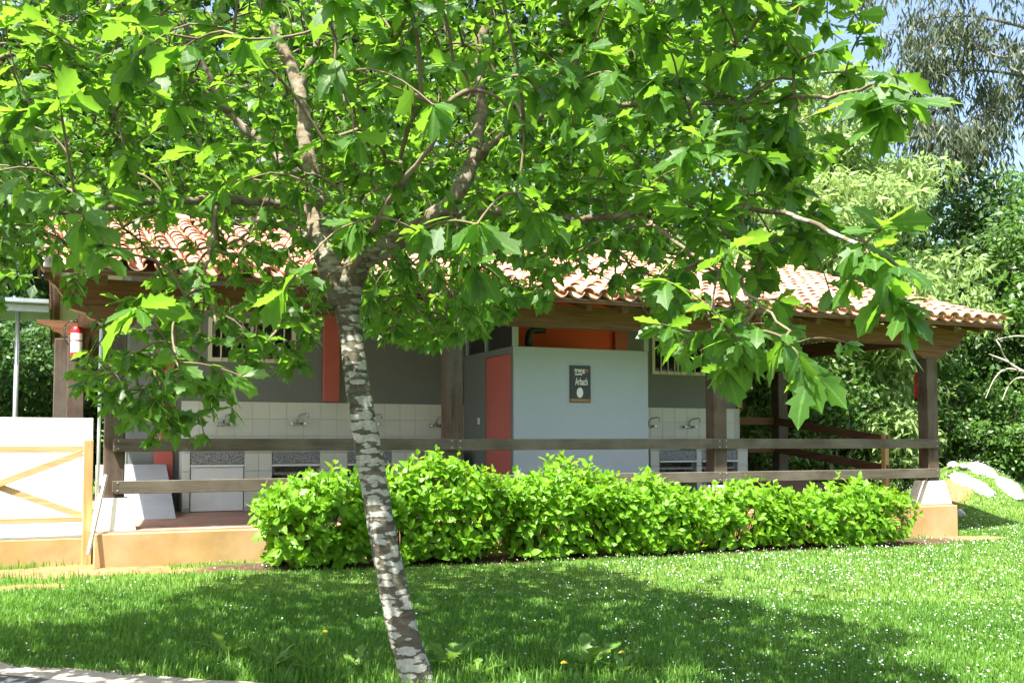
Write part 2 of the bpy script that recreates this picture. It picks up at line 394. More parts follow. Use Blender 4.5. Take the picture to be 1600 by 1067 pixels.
# ------------------------------------------------------------------ the wash house
PX = [0.0, 4.02, 8.05, 12.07]                            # the four front posts
EAVE_Y, EAVE_Z, SLOPE, RIDGE_Y = -.65, 2.80, .31, 4.0
RX0, RX1 = -.8, 13.05
def roofz(y): return EAVE_Z + (y - EAVE_Y) * SLOPE if y <= RIDGE_Y else EAVE_Z + (2 * RIDGE_Y - y - EAVE_Y) * SLOPE
house = thing('wash_house', 'open wash house with red tiled roof, dark wooden posts and grey walls behind the hedge', 'building', (6, 0, -.4))
MB().box(-.2, 12.28, -.36, 8.0, -.95, -.012, bevel=.012).build('plinth', M['ochre'], house)
MB().box(-.17, 12.25, -.30, 2.99, -.05, .004).build('floor', M['floor'], house)
def footing(x, y):
    mb = MB(); b = .235; t = .165
    q = [mb.bm.verts.new((x + sx * b, y + sy * b, .0)) for sx, sy in ((-1, -1), (1, -1), (1, 1), (-1, 1))]
    r = [mb.bm.verts.new((x + sx * t, y + sy * t, .36)) for sx, sy in ((-1, -1), (1, -1), (1, 1), (-1, 1))]
    mb.bm.faces.new(q); mb.bm.faces.new(r)
    for i in range(4): mb.bm.faces.new((q[i], q[(i + 1) % 4], r[(i + 1) % 4], r[i]))
    bmesh.ops.bevel(mb.bm, geom=mb.bm.edges[:], offset=.012, segments=1, affect='EDGES')
    return mb
def bracket_poly(x, z0, z1, lt, lb, flip=True):
    """stepped and scrolled corbel under a beam: half length lt at the top, lb at the post"""
    side = [(lt, z1), (lt - .01, z1 - .05)]
    h = z1 - z0
    side += [(lt - .05, z1 - .30 * h), (lt - .13, z1 - .40 * h), (lt - .17, z1 - .44 * h), (lt - .18, z1 - .58 * h), (lt - .22, z1 - .72 * h),
             (lt - .29, z1 - .80 * h), (lb + .03, z1 - .86 * h), (lb, z0)]
    return [(x + a, b) for a, b in side] + [(x - a, b) for a, b in side[::-1]]
def post(x, y, top=2.5, br=True, base=True):
    p = MB().box(x - .11, x + .11, y - .11, y + .11, .36 if base else -.3, top - .2, bevel=.012).build('post', M['post'], house)
    if base: footing(x, y).build('footing', M['footing'], p)
    if br: MB().prism(bracket_poly(x, top - .21, top, .50, .17), y - .09, y + .09).build('bracket', M['beam'], p)
    return p
for x in PX: post(x, 0)
post(12.07, 3.7); post(4.02, 8.4); post(8.05, 8.4); post(12.07, 8.4)
pa = at_y(98, 560, 3.4); pb = at_y(119, 560, 2.9)
post(pa.x, 3.4, 2.62, False); post(pb.x, 2.9, 2.62, True)
def beam_poly(x0, x1, z0, z1):
    l = [(x0, z1), (x0 + .02, z1 - .06), (x0 + .08, z1 - .10), (x0 + .13, z1 - .17), (x0 + .20, z0 + .02), (x0 + .26, z0)]
    r = [(x1 - .26, z0), (x1 - .20, z0 + .02), (x1 - .13, z1 - .17), (x1 - .08, z1 - .10), (x1 - .02, z1 - .06), (x1, z1)]
    return l + r
MB().prism(beam_poly(-.72, 12.86, 2.503, 2.79), -.10, .10).build('beam', M['beam'], house)
for x in (12.07, -.3):
    MB().prism([(.105, 2.52), (7.9, 2.52), (7.9, 2.76), (.105, 2.76)], x - .09, x + .09, 'x').build('beam', M['beamy'], house)
MB().box(-.5, 12.7, 8.3, 8.5, 2.503, 2.76).build('beam', M['beam'], house)
for zc in (.945, .48):
    for i in range(3):
        x0 = PX[i] + (.0 if i else -.02); x1 = PX[i + 1] - .004 + (.07 if i == 2 else 0)
        dz = random.uniform(-.006, .006)
        r = MB().bar((x0, -.138, zc + dz), (x1, -.138, zc - dz), .052, .145, .006).build('rail', M['rail'], house)
        mb = MB()
        for xx in (x0 + .055, x1 - .055):
            for dzz in (-.04, .045): mb.box(xx - .007, xx + .007, -.170, -.163, zc + dzz - .007, zc + dzz + .007, bevel=.002)
        mb.build('bolts', M['galv'], r, kind='stuff')
# roof: deck, rafters, boards, then the tiles
dk = MB()
prof = [(EAVE_Y + .03, roofz(EAVE_Y + .03) - .035), (RIDGE_Y, roofz(RIDGE_Y) - .035), (8.62, roofz(8.62) - .035), (8.62, roofz(8.62)), (RIDGE_Y, roofz(RIDGE_Y)), (EAVE_Y + .03, roofz(EAVE_Y + .03))]
dk.prism(prof, RX0 + .02, RX1 - .02, 'x'); roof = dk.build('roof', M['soffit'], house)
xr = RX0 + .10
while xr < RX1 - .05:
    for y0, y1 in ((EAVE_Y + .10, RIDGE_Y - .02), (8.5, RIDGE_Y + .02)):
        MB().bar((xr, y0, roofz(y0) - .097), (xr, y1, roofz(y1) - .097), .09, .12, .006).build('rafter', M['beamy'], roof)
    xr += .535
MB().bar((RX0 + .03, EAVE_Y + .015, EAVE_Z - .02), (RX1 - .03, EAVE_Y + .015, EAVE_Z - .02), .025, .045).build('eave_board', M['beam'], roof)
for x in (RX0 + .005, RX1 - .005):
    for y0, y1 in ((EAVE_Y + .03, RIDGE_Y), (8.6, RIDGE_Y)):
        MB().bar((x, y0, roofz(y0) - .06), (x, y1, roofz(y1) - .06), .028, .15).build('barge_board', M['beamy'], roof)
PITCHR = .252; NC = int((RX1 - RX0 + .06) / PITCHR); SLEN = math.hypot(RIDGE_Y - EAVE_Y, (RIDGE_Y - EAVE_Y) * SLOPE); NR = 13
EXPO = (SLEN + .02) / NR; TL = EXPO + .085; SA = math.atan(SLOPE)
def barrel(r0, r1, L, th, up, n=7):
    """one clay barrel tile lying along +y (low end at y=0), with real thickness; up=1 cover, -1 pan"""
    V, F = [], []
    for y, r in ((0, r0), (L, r1)):
        for rr in (r, r - th):
            for k in range(n + 1):
                t = PI * k / n; V.append((-rr * math.cos(t), y, up * rr * math.sin(t) * .88))
    m_ = n + 1
    for k in range(n):
        F.append((k, k + 1, 2 * m_ + k + 1, 2 * m_ + k)); F.append((m_ + k + 1, m_ + k, 3 * m_ + k, 3 * m_ + k + 1))
        F.append((k + 1, k, m_ + k, m_ + k + 1))
    F.append((0, 2 * m_, 3 * m_, m_)); F.append((n, n + m_, 3 * m_ + n, 2 * m_ + n))
    return np.array(V), np.array(F)
CV, CF = barrel(.098, .078, TL, .014, 1); PV, PF = barrel(.100, .085, TL, .014, -1)
cover_me = [np_mesh('cover_tile', CV, CF, M['tileroof'], np.full(len(CV), i / 4)) for i in range(4)]
for c_ in cover_me: c_.polygons.foreach_set('use_smooth', np.array([i % 3 != 2 for i in range(len(CF) - 2)] + [False] * 2))
def tile_mtx(cx, row, side, lift, jit=1.0):
    d = row * EXPO - .05
    y = (EAVE_Y - .03 + d * math.cos(SA)) if side > 0 else (2 * RIDGE_Y - (EAVE_Y - .03 + d * math.cos(SA)))
    z = EAVE_Z + d * math.sin(SA) + lift
    R = Matrix.Rotation(0 if side > 0 else PI, 4, 'Z') @ Matrix.Rotation(SA - .035, 4, 'X')
    return Matrix.Translation((cx + random.gauss(0, .006) * jit, y + random.gauss(0, .008) * jit, z + random.gauss(0, .003) * jit)) @ R @ Matrix.Rotation(random.gauss(0, .018) * jit, 4, 'Z') @ Matrix.Rotation(random.gauss(0, .03) * jit, 4, 'Y')
cands = []; rest = []; pans = []
for c in range(NC):
    cx = RX0 + .10 + c * PITCHR
    for r in range(NR):
        cands.append((c, r, tile_mtx(cx, r, 1, .085))); (rest.append(tile_mtx(cx, r, -1, .085)) if r > 8 else None)
        if c < NC - 1: pans.append(tile_mtx(cx + PITCHR / 2, r, 1, .105)); (pans.append(tile_mtx(cx + PITCHR / 2, r, -1, .105)) if r > 8 else None)
_, _, dd = proj([m_.translation for _, _, m_ in cands])
score = [dd[i] + .9 * cands[i][1] for i in range(len(cands))]
order = np.argsort(score)
for j, i in enumerate(order):
    if j < 300: link('cover_tile', cover_me[random.randrange(4)], roof, cands[i][2])
    else: rest.append(cands[i][2])
def bake(V, F, mats):
    A = np.array([np.array(m_) for m_ in mats]); P = np.einsum('nij,vj->nvi', A[:, :3, :3], V) + A[:, None, :3, 3]
    n = len(V); FF = (F[None] + (np.arange(len(mats)) * n)[:, None, None]).reshape(-1, F.shape[1])
    return P.reshape(-1, 3), FF, np.repeat(rng.random(len(mats)), n)
for nm, V_, F_, ms in (('upper_tiles', CV, CF, rest), ('pan_tiles', PV, PF, pans)):
    P, FF, rr = bake(V_, F_, ms); link(nm, np_mesh(nm, P, FF, M['tileroof'], rr), roof, kind='stuff')
RV, RF = barrel(.125, .115, .42, .016, 1)
for k in range(36):
    x = RX0 + k * .39
    if x > RX1 - .3: break
    Mx = Matrix.Translation((x, RIDGE_Y, roofz(RIDGE_Y) + .105)) @ Matrix.Rotation(-PI / 2, 4, 'Z') @ Matrix.Rotation(random.gauss(0.03, .02), 4, 'X')
    if k == 0: ridge_me = np_mesh('ridge_tile', RV, RF, M['tileroof'], np.full(len(RV), .6))
    link('ridge_tile', ridge_me, roof, Mx)
# rear wall of the veranda with its two barred windows, and the closed room behind it
WY, WX0, WX1 = 3.0, .30, 10.56
def ux(px, py, y): return at_y(px, py, y).x
wl = (ux(325, 540, WY), ux(462, 540, WY)); wr = (ux(1018, 560, WY), ux(1106, 560, WY)); WZ0, WZ1 = 2.14, 2.78
wall = MB()
for x0, x1, z0, z1 in ((WX0, wl[0], -.02, 3.86), (wl[0], wl[1], -.02, WZ0), (wl[0], wl[1], WZ1, 3.86), (wl[1], 5.35, -.02, 3.86),
                       (5.35, 8.05, -.02, 2.1), (8.05, wr[0], -.02, 3.86), (wr[0], wr[1], -.02, WZ0), (wr[0], wr[1], WZ1, 3.86), (wr[1], WX1, -.02, 3.86)):
    wall.box(x0, x1, WY, WY + .16, z0, z1)
bmesh.ops.remove_doubles(wall.bm, verts=wall.bm.verts[:], dist=1e-5)
rear = wall.build('wall', M['grey'], house)
MB().box(5.35, 8.05, WY + .01, WY + .15, 2.1, 3.84).build('orange_wall', M['orange'], house)
for x0, x1, y0, y1 in ((WX0, WX0 + .15, WY + .16, 7.6), (WX1 - .15, WX1, WY + .16, 7.6), (WX0, WX1, 7.6, 7.75)):
    z = 3.9 if y1 < 7.61 else 3.0
    if y1 < 7.61: MB().prism([(y0, -.02), (y1, -.02), (y1, roofz(y1) - .05), (RIDGE_Y, roofz(RIDGE_Y) - .05), (y0, roofz(y0) - .05)], x0, x1, 'x').build('wall', M['grey'], house)
    else: MB().box(x0, x1, y0, y1, -.02, 2.95).build('wall', M['grey'], house)
def window(x0, x1):
    f = MB(); t = .055; y0, y1 = WY - .03, WY + .05
    f.box(x0, x1, y0, y1, WZ0, WZ0 + t).box(x0, x1, y0, y1, WZ1 - t, WZ1).box(x0, x0 + t, y0 + .001, y1, WZ0 + t, WZ1 - t).box(x1 - t, x1, y0 + .001, y1, WZ0 + t, WZ1 - t)
    win = f.build('window', M['cream'], house)
    MB().box(x0 + t, x1 - t, WY + .09, WY + .10, WZ0 + t, WZ1 - t).build('pane', M['glass'], win)
    MB().box((x0 + x1) / 2 - .02, (x0 + x1) / 2 + .02, WY + .06, WY + .085, WZ0 + t, WZ1 - t).build('mullion', M['cream'], win)
    n = 8
    for k in range(1, n): 
        x = x0 + t / 2 + (x1 - x0 - t) * k / n
        MB().tube([(x, y0 - .012, WZ0 + .002), (x, y0 - .012, WZ1 - .002)], .012, 6).build('bar', M['cream'], win)
window(*wl); window(*wr)
for px in (258, 517, 968): 
    x = ux(px, 560, WY); z0 = 1.575 if px != 258 else .01
    MB().box(x - .125, x + .125, WY - .07, WY - .002, z0, 3.7, bevel=.008).build('pilaster', M['red'], house)
MB().box(WX1 + .002, WX1 + .10, WY - .06, WY + .2, 1.575, 3.7, bevel=.008).build('pilaster', M['red'], house)
# wall tiles, each a glazed square proud of the grout
TS = .25
tile_me = MB().box(-TS / 2 + .0018, TS / 2 - .0018, -.007, 0, -TS / 2 + .0018, TS / 2 - .0018, bevel=.0025).mesh('tile', M['tile'])
MB().box(1.0, WX1 + .06, WY - .014, WY - .003, .0, 1.56).build('tile_bed', M['grout'], rear)
x = 1.0 + TS / 2
while x < WX1 + .06:
    if not (5.30 < x < 7.50):
        for k in range(4):
            link('tile', tile_me, rear, Matrix.Translation((x, WY - .0145, 1.56 - TS / 2 - k * TS)) @ Matrix.Rotation(random.gauss(0, .003), 4, 'Z'))
    x += TS
# wash basins between tiled piers
BY, BZ = 2.48, .83
def pier(x0, x1):
    p = MB().box(x0, x1, BY, WY - .03, .006, BZ - .002).build('pier', M['grout'], house)
    n = max(1, round((x1 - x0) / .24)); wd = (x1 - x0) / n
    me_ = MB().box(-wd / 2 + .003, wd / 2 - .003, -.010, 0, -.125 + .003, .125 - .003, bevel=.003).mesh('tile', M['tile'])
    for i in range(n):
        for k in range(3):
            link('tile', me_, p, Matrix.Translation((x0 + wd * (i + .5), BY - .001, BZ - .14 - k * .255)))
    MB().box(x0 - .004, x1 + .004, BY - .015, WY - .03, BZ, BZ + .02, bevel=.004).build('cap', M['tile'], p)
def basin(x0, x1, closed=False):
    b = MB()
    b.box(x0 + .003, x1 - .003, BY + .005, BY + .055, .66, BZ - .004, bevel=.006).box(x0 + .003, x1 - .003, WY - .10, WY - .035, .50, BZ - .004)
    b.box(x0 + .003, x0 + .05, BY + .056, WY - .101, .50, BZ - .006).box(x1 - .05, x1 - .003, BY + .056, WY - .101, .50, BZ - .006)
    b.box(x0 + .051, x1 - .051, BY + .056, WY - .101, .50, .54)
    o = b.build('wash_basin', M['granite'], house)
    MB().box(x0 + .004, x1 - .004, BY - .03, BY + .05, .625, .655, bevel=.004).build('ledge', M['white'], o)
    if closed: MB().box(x0 + .012, x1 - .012, BY + .01, BY + .03, .012, .62, bevel=.004).build('front_panel', M['white'], o)
    else:
        xm = (x0 + x1) / 2
        MB().tube([(x0 + .06, BY + .3, .40), (x1 - .10, BY + .3, .40)], .065, 12).build('drain_pipe', M['pvc'], o)
        MB().tube([(xm - .12, BY + .22, .02), (xm - .12, BY + .22, .36), (xm - .12, BY + .3, .49)], .035, 10).build('trap', M['whitepvc'], o)
        MB().box(x1 - .10, x1 - .02, BY + .2, BY + .4, .30, .52, bevel=.01).build('pipe_box', M['pvc'], o)
lp = [(285, 297), (382, 425), (500, 543), (612, 655), (712, 722)]
e = [(ux(a, 720, BY), ux(b, 720, BY)) for a, b in lp]
for k, (a, b) in enumerate(e):
    pier(a, b)
    if k < len(e) - 1: basin(b, e[k + 1][0], k == 0)
rp = [(1016, 1030), (1088, 1096), (1152, 1168)]
e = [(ux(a, 720, BY), ux(b, 720, BY)) for a, b in rp]
for k, (a, b) in enumerate(e):
    pier(a, b)
    if k < len(e) - 1: basin(b, e[k + 1][0])
def tap(px, py):
    p = at_y(px, py, WY - .03); x, z = p.x, p.z; y = WY - .016
    t = MB().tube([(x - .10, y - .05, z), (x + .10, y - .05, z)], .017, 8).build('tap', M['steel'], house)
    for s_ in (-1, 1):
        MB().tube([(x + s_ * .085, y, z), (x + s_ * .085, y - .045, z)], .028, 10).build('flange', M['steel'], t)
        MB().tube([(x + s_ * .095, y - .052, z), (x + s_ * .10, y - .10, z + .005), (x + s_ * .10, y - .115, z + .005)], [.018, .026, .020], 8).build('handle', M['steel'], t)
    MB().tube([(x, y - .05, z), (x, y - .055, z + .09), (x + .03, y - .09, z + .135), (x + .10, y - .16, z + .15), (x + .125, y - .19, z + .145), (x + .13, y - .195, z + .09)], .0115, 8).build('spout', M['steel'], t)
for px, py in ((349, 663), (464, 662), (578, 663), (681, 665), (1012, 666), (1075, 667)): tap(px, py)
# cabin with the red door
CX0, CX1, CY = 5.32, ux(1013, 640, 1.0), 1.0
cabin = MB().box(CX0 + .0, CX1, CY, CY + .045, .02, 2.335, bevel=.004).build('cabin', M['panel'], house)
MB().box(CX1 - .045, CX1, CY + .046, WY - .02, .02, 2.335).build('side_panel', M['panel'], cabin)
for x, y in ((CX0 + .03, CY + .022), (CX1 - .03, CY + .022), (CX0 + .03, 2.06), (CX0 + .03, 2.88)):
    MB().box(x - .04, x + .04, y - .025, y + .025, 2.338, 2.86).build('frame_post', M['panel'], cabin)
MB().box(CX0 - .01, CX0 + .045, CY + .046, 1.09, .02, 2.335).build('door_frame', M['grey'], cabin)
MB().box(CX0 - .01, CX0 + .045, 2.06, WY - .02, .02, 2.335).build('side_panel', M['grey'], cabin)
MB().box(CX0 - .01, CX0 + .045, 1.091, 2.059, 2.24, 2.335).build('door_frame', M['grey'], cabin)
door = MB().box(CX0 + .002, CX0 + .04, 1.095, 2.055, .03, 2.235, bevel=.004).build('door', M['door'], cabin)
MB().tube([(CX0 - .002, 1.18, 1.0), (CX0 - .045, 1.18, 1.0), (CX0 - .05, 1.30, 1.0)], .010, 8).build('handle', M['steel'], door)
for y0, y1 in ((CY + .06, 2.03), (2.09, 2.85)): MB().box(CX0 + .024, CX0 + .032, y0, y1, 2.34, 2.85).build('pane', M['glass'], cabin)
MB().box(CX0 - .004, CX0 + .06, CY - .004, WY - .02, 2.862, 2.92).build('top_rail', M['panel'], cabin)
MB().box(CX0 - .022, CX0 - .012, 2.28, 2.36, 1.24, 1.34, bevel=.003).build('light_switch', M['paper'], cabin)
p = at_y(826, 541, 1.35)
MB().tube([(p.x, 1.35, 2.2), (p.x, 1.35, 2.50), (p.x + .02, 1.35, 2.58), (p.x + .07, 1.35, 2.62), (p.x + .26, 1.35, 2.63)], .055, 12).build('elbow_pipe', M['black'], cabin)
# concrete ramp inside the veranda on the left, and the ramp and side railing at the right end
MB().prism([(1.36, .006), (2.92, .006), (2.92, .66)], -.12, .80, 'x').build('inner_ramp', M['concrete'], house)
MB().prism([(.8, .008), (3.6, .008), (3.6, .42)], 10.75, 11.85, 'x').build('inner_ramp', M['floor'], house)
ps = (11.93, .8)
MB().box(ps[0] - .045, ps[0] + .045, ps[1] - .045, ps[1] + .045, .01, 1.10, bevel=.006).build('short_post', M['pine'], house)
for z0, z1 in ((1.36, 1.0), (.83, .52)):
    MB().bar((11.93, .75, z1), (11.93, 3.62, z0), .05, .14, .005).build('side_rail', M['beamy'], house)
    MB().bar((10.70, 3.72, z0), (11.95, 3.72, z0), .05, .14, .005).build('back_rail', M['beam'], house)
MB().tube([(-.165, -.10, -.0), (-.165, -.10, 2.3)], .018, 8).build('conduit', M['whitepvc'], house)

# ------------------------------------------------------------------ entrance ramp, its white parapet and the new railing
rp_ = thing('entrance_ramp', 'white walled concrete entrance ramp at the left end of the wash house', 'ramp', (-2.5, 1, -.4))
MB().box(-5.5, -.205, -.02, 1.88, -.9, -.075, bevel=.01).build('base', M['ochre'], rp_)
MB().box(-5.5, -.206, .03, 1.87, -.073, -.045).build('deck', M['white'], rp_)
MB().box(-5.5, ux(145, 720, 1.9), 1.89, 2.07, -.5, 1.28, bevel=.012).build('parapet', M['white'], rp_)
rl = thing('wooden_railing', 'new pine railing with crossed braces in front of the white ramp', 'railing', (-1.4, 0, -.1))
xp = ux(137, 760, .06)
for x in (xp, xp - 1.85):
    MB().box(x - .05, x + .05, -.075, .0, -.42, 1.0, bevel=.006).build('post', M['pine'], rl)
for z in (.90, .13):
    MB().bar((xp - 1.80, .0 - .035, z), (xp - .052, -.035, z), .035, .075 if z > .5 else .06, .004).build('rail', M['pinex'], rl)
MB().bar((xp - 1.79, -.045, .17), (xp - .06, -.045, .86), .03, .075, .004).build('brace', M['pinex'], rl)
MB().bar((xp - 1.79, -.012, .86), (xp - .06, -.012, .17), .03, .075, .004).build('brace', M['pinex'], rl)
bt = thing('batten', 'thin pale batten leaning against the left corner post', 'batten', (-.3, -.5, -.4))
MB().bar(tuple(at(138, 866, 10.95)), tuple(at(166, 742, 11.25)), .028, .04, .003).build('strip', M['batten'], bt)
# canopy on a metal pole seen at the left edge
cp = thing('metal_canopy', 'grey metal canopy on a thin round pole at the far left', 'canopy', (-2, 5, -.3))
pp = at(26, 560, 16.2)
MB().tube([(pp.x, pp.y, -.4), (pp.x, pp.y, 3.1)], .038, 10).build('pole', M['galv'], cp)
MB().box(pp.x - 4, pp.x + .45, pp.y - .3, pp.y + 2.6, 3.16, 3.22).build('roof_sheet', M['galv'], cp)
MB().box(pp.x - 4, pp.x + .45, pp.y - .06, pp.y + .06, 3.04, 3.15).build('beam', M['galv'], cp)

# ------------------------------------------------------------------ sign board
sg = at_y(907, 600, CY - .02); SX, SZ = sg.x, sg.z
sign = thing('sign_board', 'small black sign board with white lettering on the pale cabin panel', 'sign', (SX, CY, SZ - .25))
yb = CY - .002
MB().box(SX - .17, SX + .17, yb - .02, yb, SZ - .27, SZ + .27, bevel=.006).build('board', M['signblack'], sign)
MB().box(SX - .166, SX + .166, yb - .0235, yb - .0205, SZ - .262, SZ - .215).build('footer', M['signbrown'], sign)
mb = MB(); mb.prism([(SX - .012 + .052 * math.cos(t), SZ - .125 + .075 * math.sin(t)) for t in np.linspace(0, 2 * PI, 28, endpoint=False)], yb - .0245, yb - .0205)
mb.build('oval', M['signwhite'], sign)
def text(body, size, x, z, m, name, shear=0.0, sx=1.0):
    cu = bpy.data.curves.new('lettering', 'FONT'); cu.body = body; cu.size = size; cu.extrude = .0015; cu.shear = shear; cu.offset = .0022
    tmp = bpy.data.objects.new('tmp', cu); col.objects.link(tmp); bpy.context.view_layer.update()
    me_ = bpy.data.meshes.new_from_object(tmp.evaluated_get(bpy.context.evaluated_depsgraph_get()))
    bpy.data.objects.remove(tmp); me_.materials.clear(); me_.materials.append(m)
    wdt = max(v.co.x for v in me_.vertices) * sx
    link(name, me_, sign, Matrix.Translation((x, yb - .0225, z)) @ Matrix.Rotation(PI / 2, 4, 'X') @ Matrix.Diagonal((sx, 1, 1, 1)))
    return wdt
wd = text('trang', .088, SX - .10, SZ + .175, M['signwhite'], 'lettering', sx=.92)
text('o', .088, SX - .10 + wd + .004, SZ + .175, M['signorange'], 'lettering', .2)
text('world', .050, SX - .095, SZ + .130, M['signwhite'], 'lettering')
text('Arbach', .150, SX - .088, SZ - .013, M['signwhite'], 'lettering', sx=.47)

# ------------------------------------------------------------------ fire extinguishers
def extinguisher(c, label, hose=-1):
    e_ = thing('fire_extinguisher', label, 'extinguisher', c, 'fire extinguishers hung on the posts'); x, y, z = c
    b = MB().lathe([(.06, .0), (.075, .02), (.077, .38), (.07, .42), (.045, .455), (.022, .465), (.022, .485)], c, 16).build('cylinder', M['ext_red'], e_)
    MB().lathe([(.0785, .0), (.0795, .05), (.079, .055)], (x, y, z - .012), 16).build('foot_ring', M['black'], e_)
    lab = MB()
    for k in range(12):
        a0, a1 = -PI / 2 - 1.15 + k * 2.3 / 12, -PI / 2 - 1.15 + (k + 1) * 2.3 / 12
        for za, zb in ((.10, .25), (.27, .36)):
            q = [(x + .0785 * math.cos(a_), y + .0785 * math.sin(a_), z + zz) for a_, zz in ((a0, za), (a1, za), (a1, zb), (a0, zb))]
            lab.bm.faces.new([lab.bm.verts.new(v) for v in q])
    lab.build('paper_label', M['paper'], e_)
    MB().lathe([(.02, .485), (.024, .50), (.018, .54)], c, 10).build('valve', M['brass'], e_)
    MB().bar((x - .02, y - .02, z + .545), (x + .09, y - .07, z + .57), .02, .014).build('handle', M['black'], e_)
    MB().tube([(x, y - .02, z + .51), (x + hose * .10, y - .03, z + .53), (x + hose * .155, y - .03, z + .44), (x + hose * .15, y - .03, z + .28), (x + hose * .10, y - .03, z + .2)], .012, 8).build('hose', M['black'], e_)
pe = at_y(119, 562, 2.62); extinguisher((pe.x, 2.70, pe.z), 'red fire extinguisher with white label above the white ramp wall')
pe = at_y(1434, 626, .26); extinguisher((pe.x, .22, pe.z), 'red fire extinguisher half hidden behind the right corner post', 1)

# ------------------------------------------------------------------ leaves and foliage
def leaf_mesh(half, curl, fold, skew=0.0):
    """half: outline points (t along the blade, half width); a midrib fold, a droop and real lobes; length 1 along +x, normal +z"""
    V = []; F = []
    n = len(half)
    mid = []; lf = []; rt = []
    for i, (t, wd_) in enumerate(half):
        tm = t if i in (0, n - 1) else t * .96
        V.append((tm, skew * t * (1 - t), -curl * tm * tm)); mid.append(len(V) - 1)
    for s_, L in ((1, lf), (-1, rt)):
        for i, (t, wd_) in enumerate(half):
            if i in (0, n - 1): L.append(mid[i]); continue
            V.append((t, s_ * wd_ + skew * t * (1 - t), -curl * t * t + fold * wd_ - .25 * wd_ * wd_)); L.append(len(V) - 1)
    for L, flip in ((lf, 0), (rt, 1)):
        for i in range(n - 1):
            q = [mid[i], mid[i + 1], L[i + 1], L[i]]
            q = [v for k, v in enumerate(q) if v not in q[:k]]
            for k in range(1, len(q) - 1): F.append((q[0], q[k + 1], q[k]) if not flip else (q[0], q[k], q[k + 1]))
    return np.array(V, float), np.array(F)
def oak_half(j):
    r = np.random.default_rng(j); f = lambda a: a * (1 + r.uniform(-.15, .15))
    return [(0, 0), (.14, f(.06)), (.34, f(.21)), (.38, f(.15)), (.58, f(.30)), (.61, f(.20)), (.80, f(.23)), (.83, f(.13)), (1, 0)]
OAK = [leaf_mesh(oak_half(j), c, fo, s_) for j, (c, fo, s_) in enumerate(((.12, .25, .1), (.32, .15, -.1), (.05, .35, .15), (.45, .3, -.05), (.2, .1, .2), (-.1, .3, -.15)))]
OAK_FAR = [leaf_mesh([(0, 0), (.34, f_ * .22), (.40, f_ * .15), (.66, f_ * .29), (.72, f_ * .17), (1, 0)], c, fo, s_) for f_, c, fo, s_ in ((1, .12, .25, .1), (.9, .34, .15, -.1), (1.1, .05, .35, .15), (1, .45, .3, -.05), (.9, -.1, .2, 0))]
OV = [leaf_mesh([(0, 0), (.18, .20), (.42, .31), (.70, .22), (.88, .07), (1, 0)], c, fo) for c, fo in ((.15, .3), (.4, .35), (.0, .25), (.28, .15))]
DIA = [leaf_mesh([(0, 0), (.45, .30), (1, 0)], .12, .3)]
NAR = [leaf_mesh([(0, 0), (.4, .17), (1, 0)], .25, .2)]
def frames(d, up, roll):
    """rotation matrices whose x is d and whose z is near up, rolled by roll about d"""
    d = d / np.linalg.norm(d, axis=1, keepdims=True)
    y = np.cross(up, d); ny_ = np.linalg.norm(y, axis=1, keepdims=True); y = np.where(ny_ < 1e-4, np.array([[0, 1., 0]]), y / np.maximum(ny_, 1e-4))
    z = np.cross(d, y); c, s_ = np.cos(roll)[:, None], np.sin(roll)[:, None]
    return np.stack([d, y * c + z * s_, z * c - y * s_], 2)
def rib(V):
    """1 on the midrib vertices of a leaf_mesh, 0 on its edge"""
    return (np.arange(len(V)) < (len(V) + 4) // 3).astype(float)
def foliage(P, R, S, kinds, sel=None):
    """bake leaves into arrays"""
    VV, FF, RR, off = [], [], [], 0
    kid = rng.integers(0, len(kinds), len(P))
    shade = np.clip(rng.normal(.5, .22, len(P)), 0, 1)
    for k, (V, F_) in enumerate(kinds):
        i = np.where(kid == k)[0]
        if not len(i): continue
        X = np.einsum('nij,vj->nvi', R[i], V) * S[i, None, None] + P[i, None, :]
        VV.append(X.reshape(-1, 3)); RR.append(np.stack([np.repeat(shade[i], len(V)), np.tile(rib(V), len(i))], 1))
        FF.append((F_[None] + (np.arange(len(i)) * len(V))[:, None, None]).reshape(-1, 3) + off); off += len(i) * len(V)
    return np.concatenate(VV), np.concatenate(FF), np.concatenate(RR)
def leaf_objects(idx, P, R, S, meshes, parent, name='leaf'):
    for i in idx:
        Mx = Matrix(R[i].tolist()).to_4x4() @ Matrix.Scale(float(S[i]), 4); Mx.translation = P[i]
        link(name, meshes[random.randrange(len(meshes))], parent, Mx)
def spline(pts, n):
    pts = np.array(pts, float); P = np.vstack([2 * pts[0] - pts[1], pts, 2 * pts[-1] - pts[-2]]); out = []
    for i in range(1, len(P) - 2):
        for t in np.linspace(0, 1, n, endpoint=False):
            a, b, c, d = P[i - 1:i + 3]
            out.append(.5 * ((2 * b) + (c - a) * t + (2 * a - 5 * b + 4 * c - d) * t * t + (3 * b - a - 3 * c + d) * t ** 3))
    out.append(pts[-1]); return np.array(out)
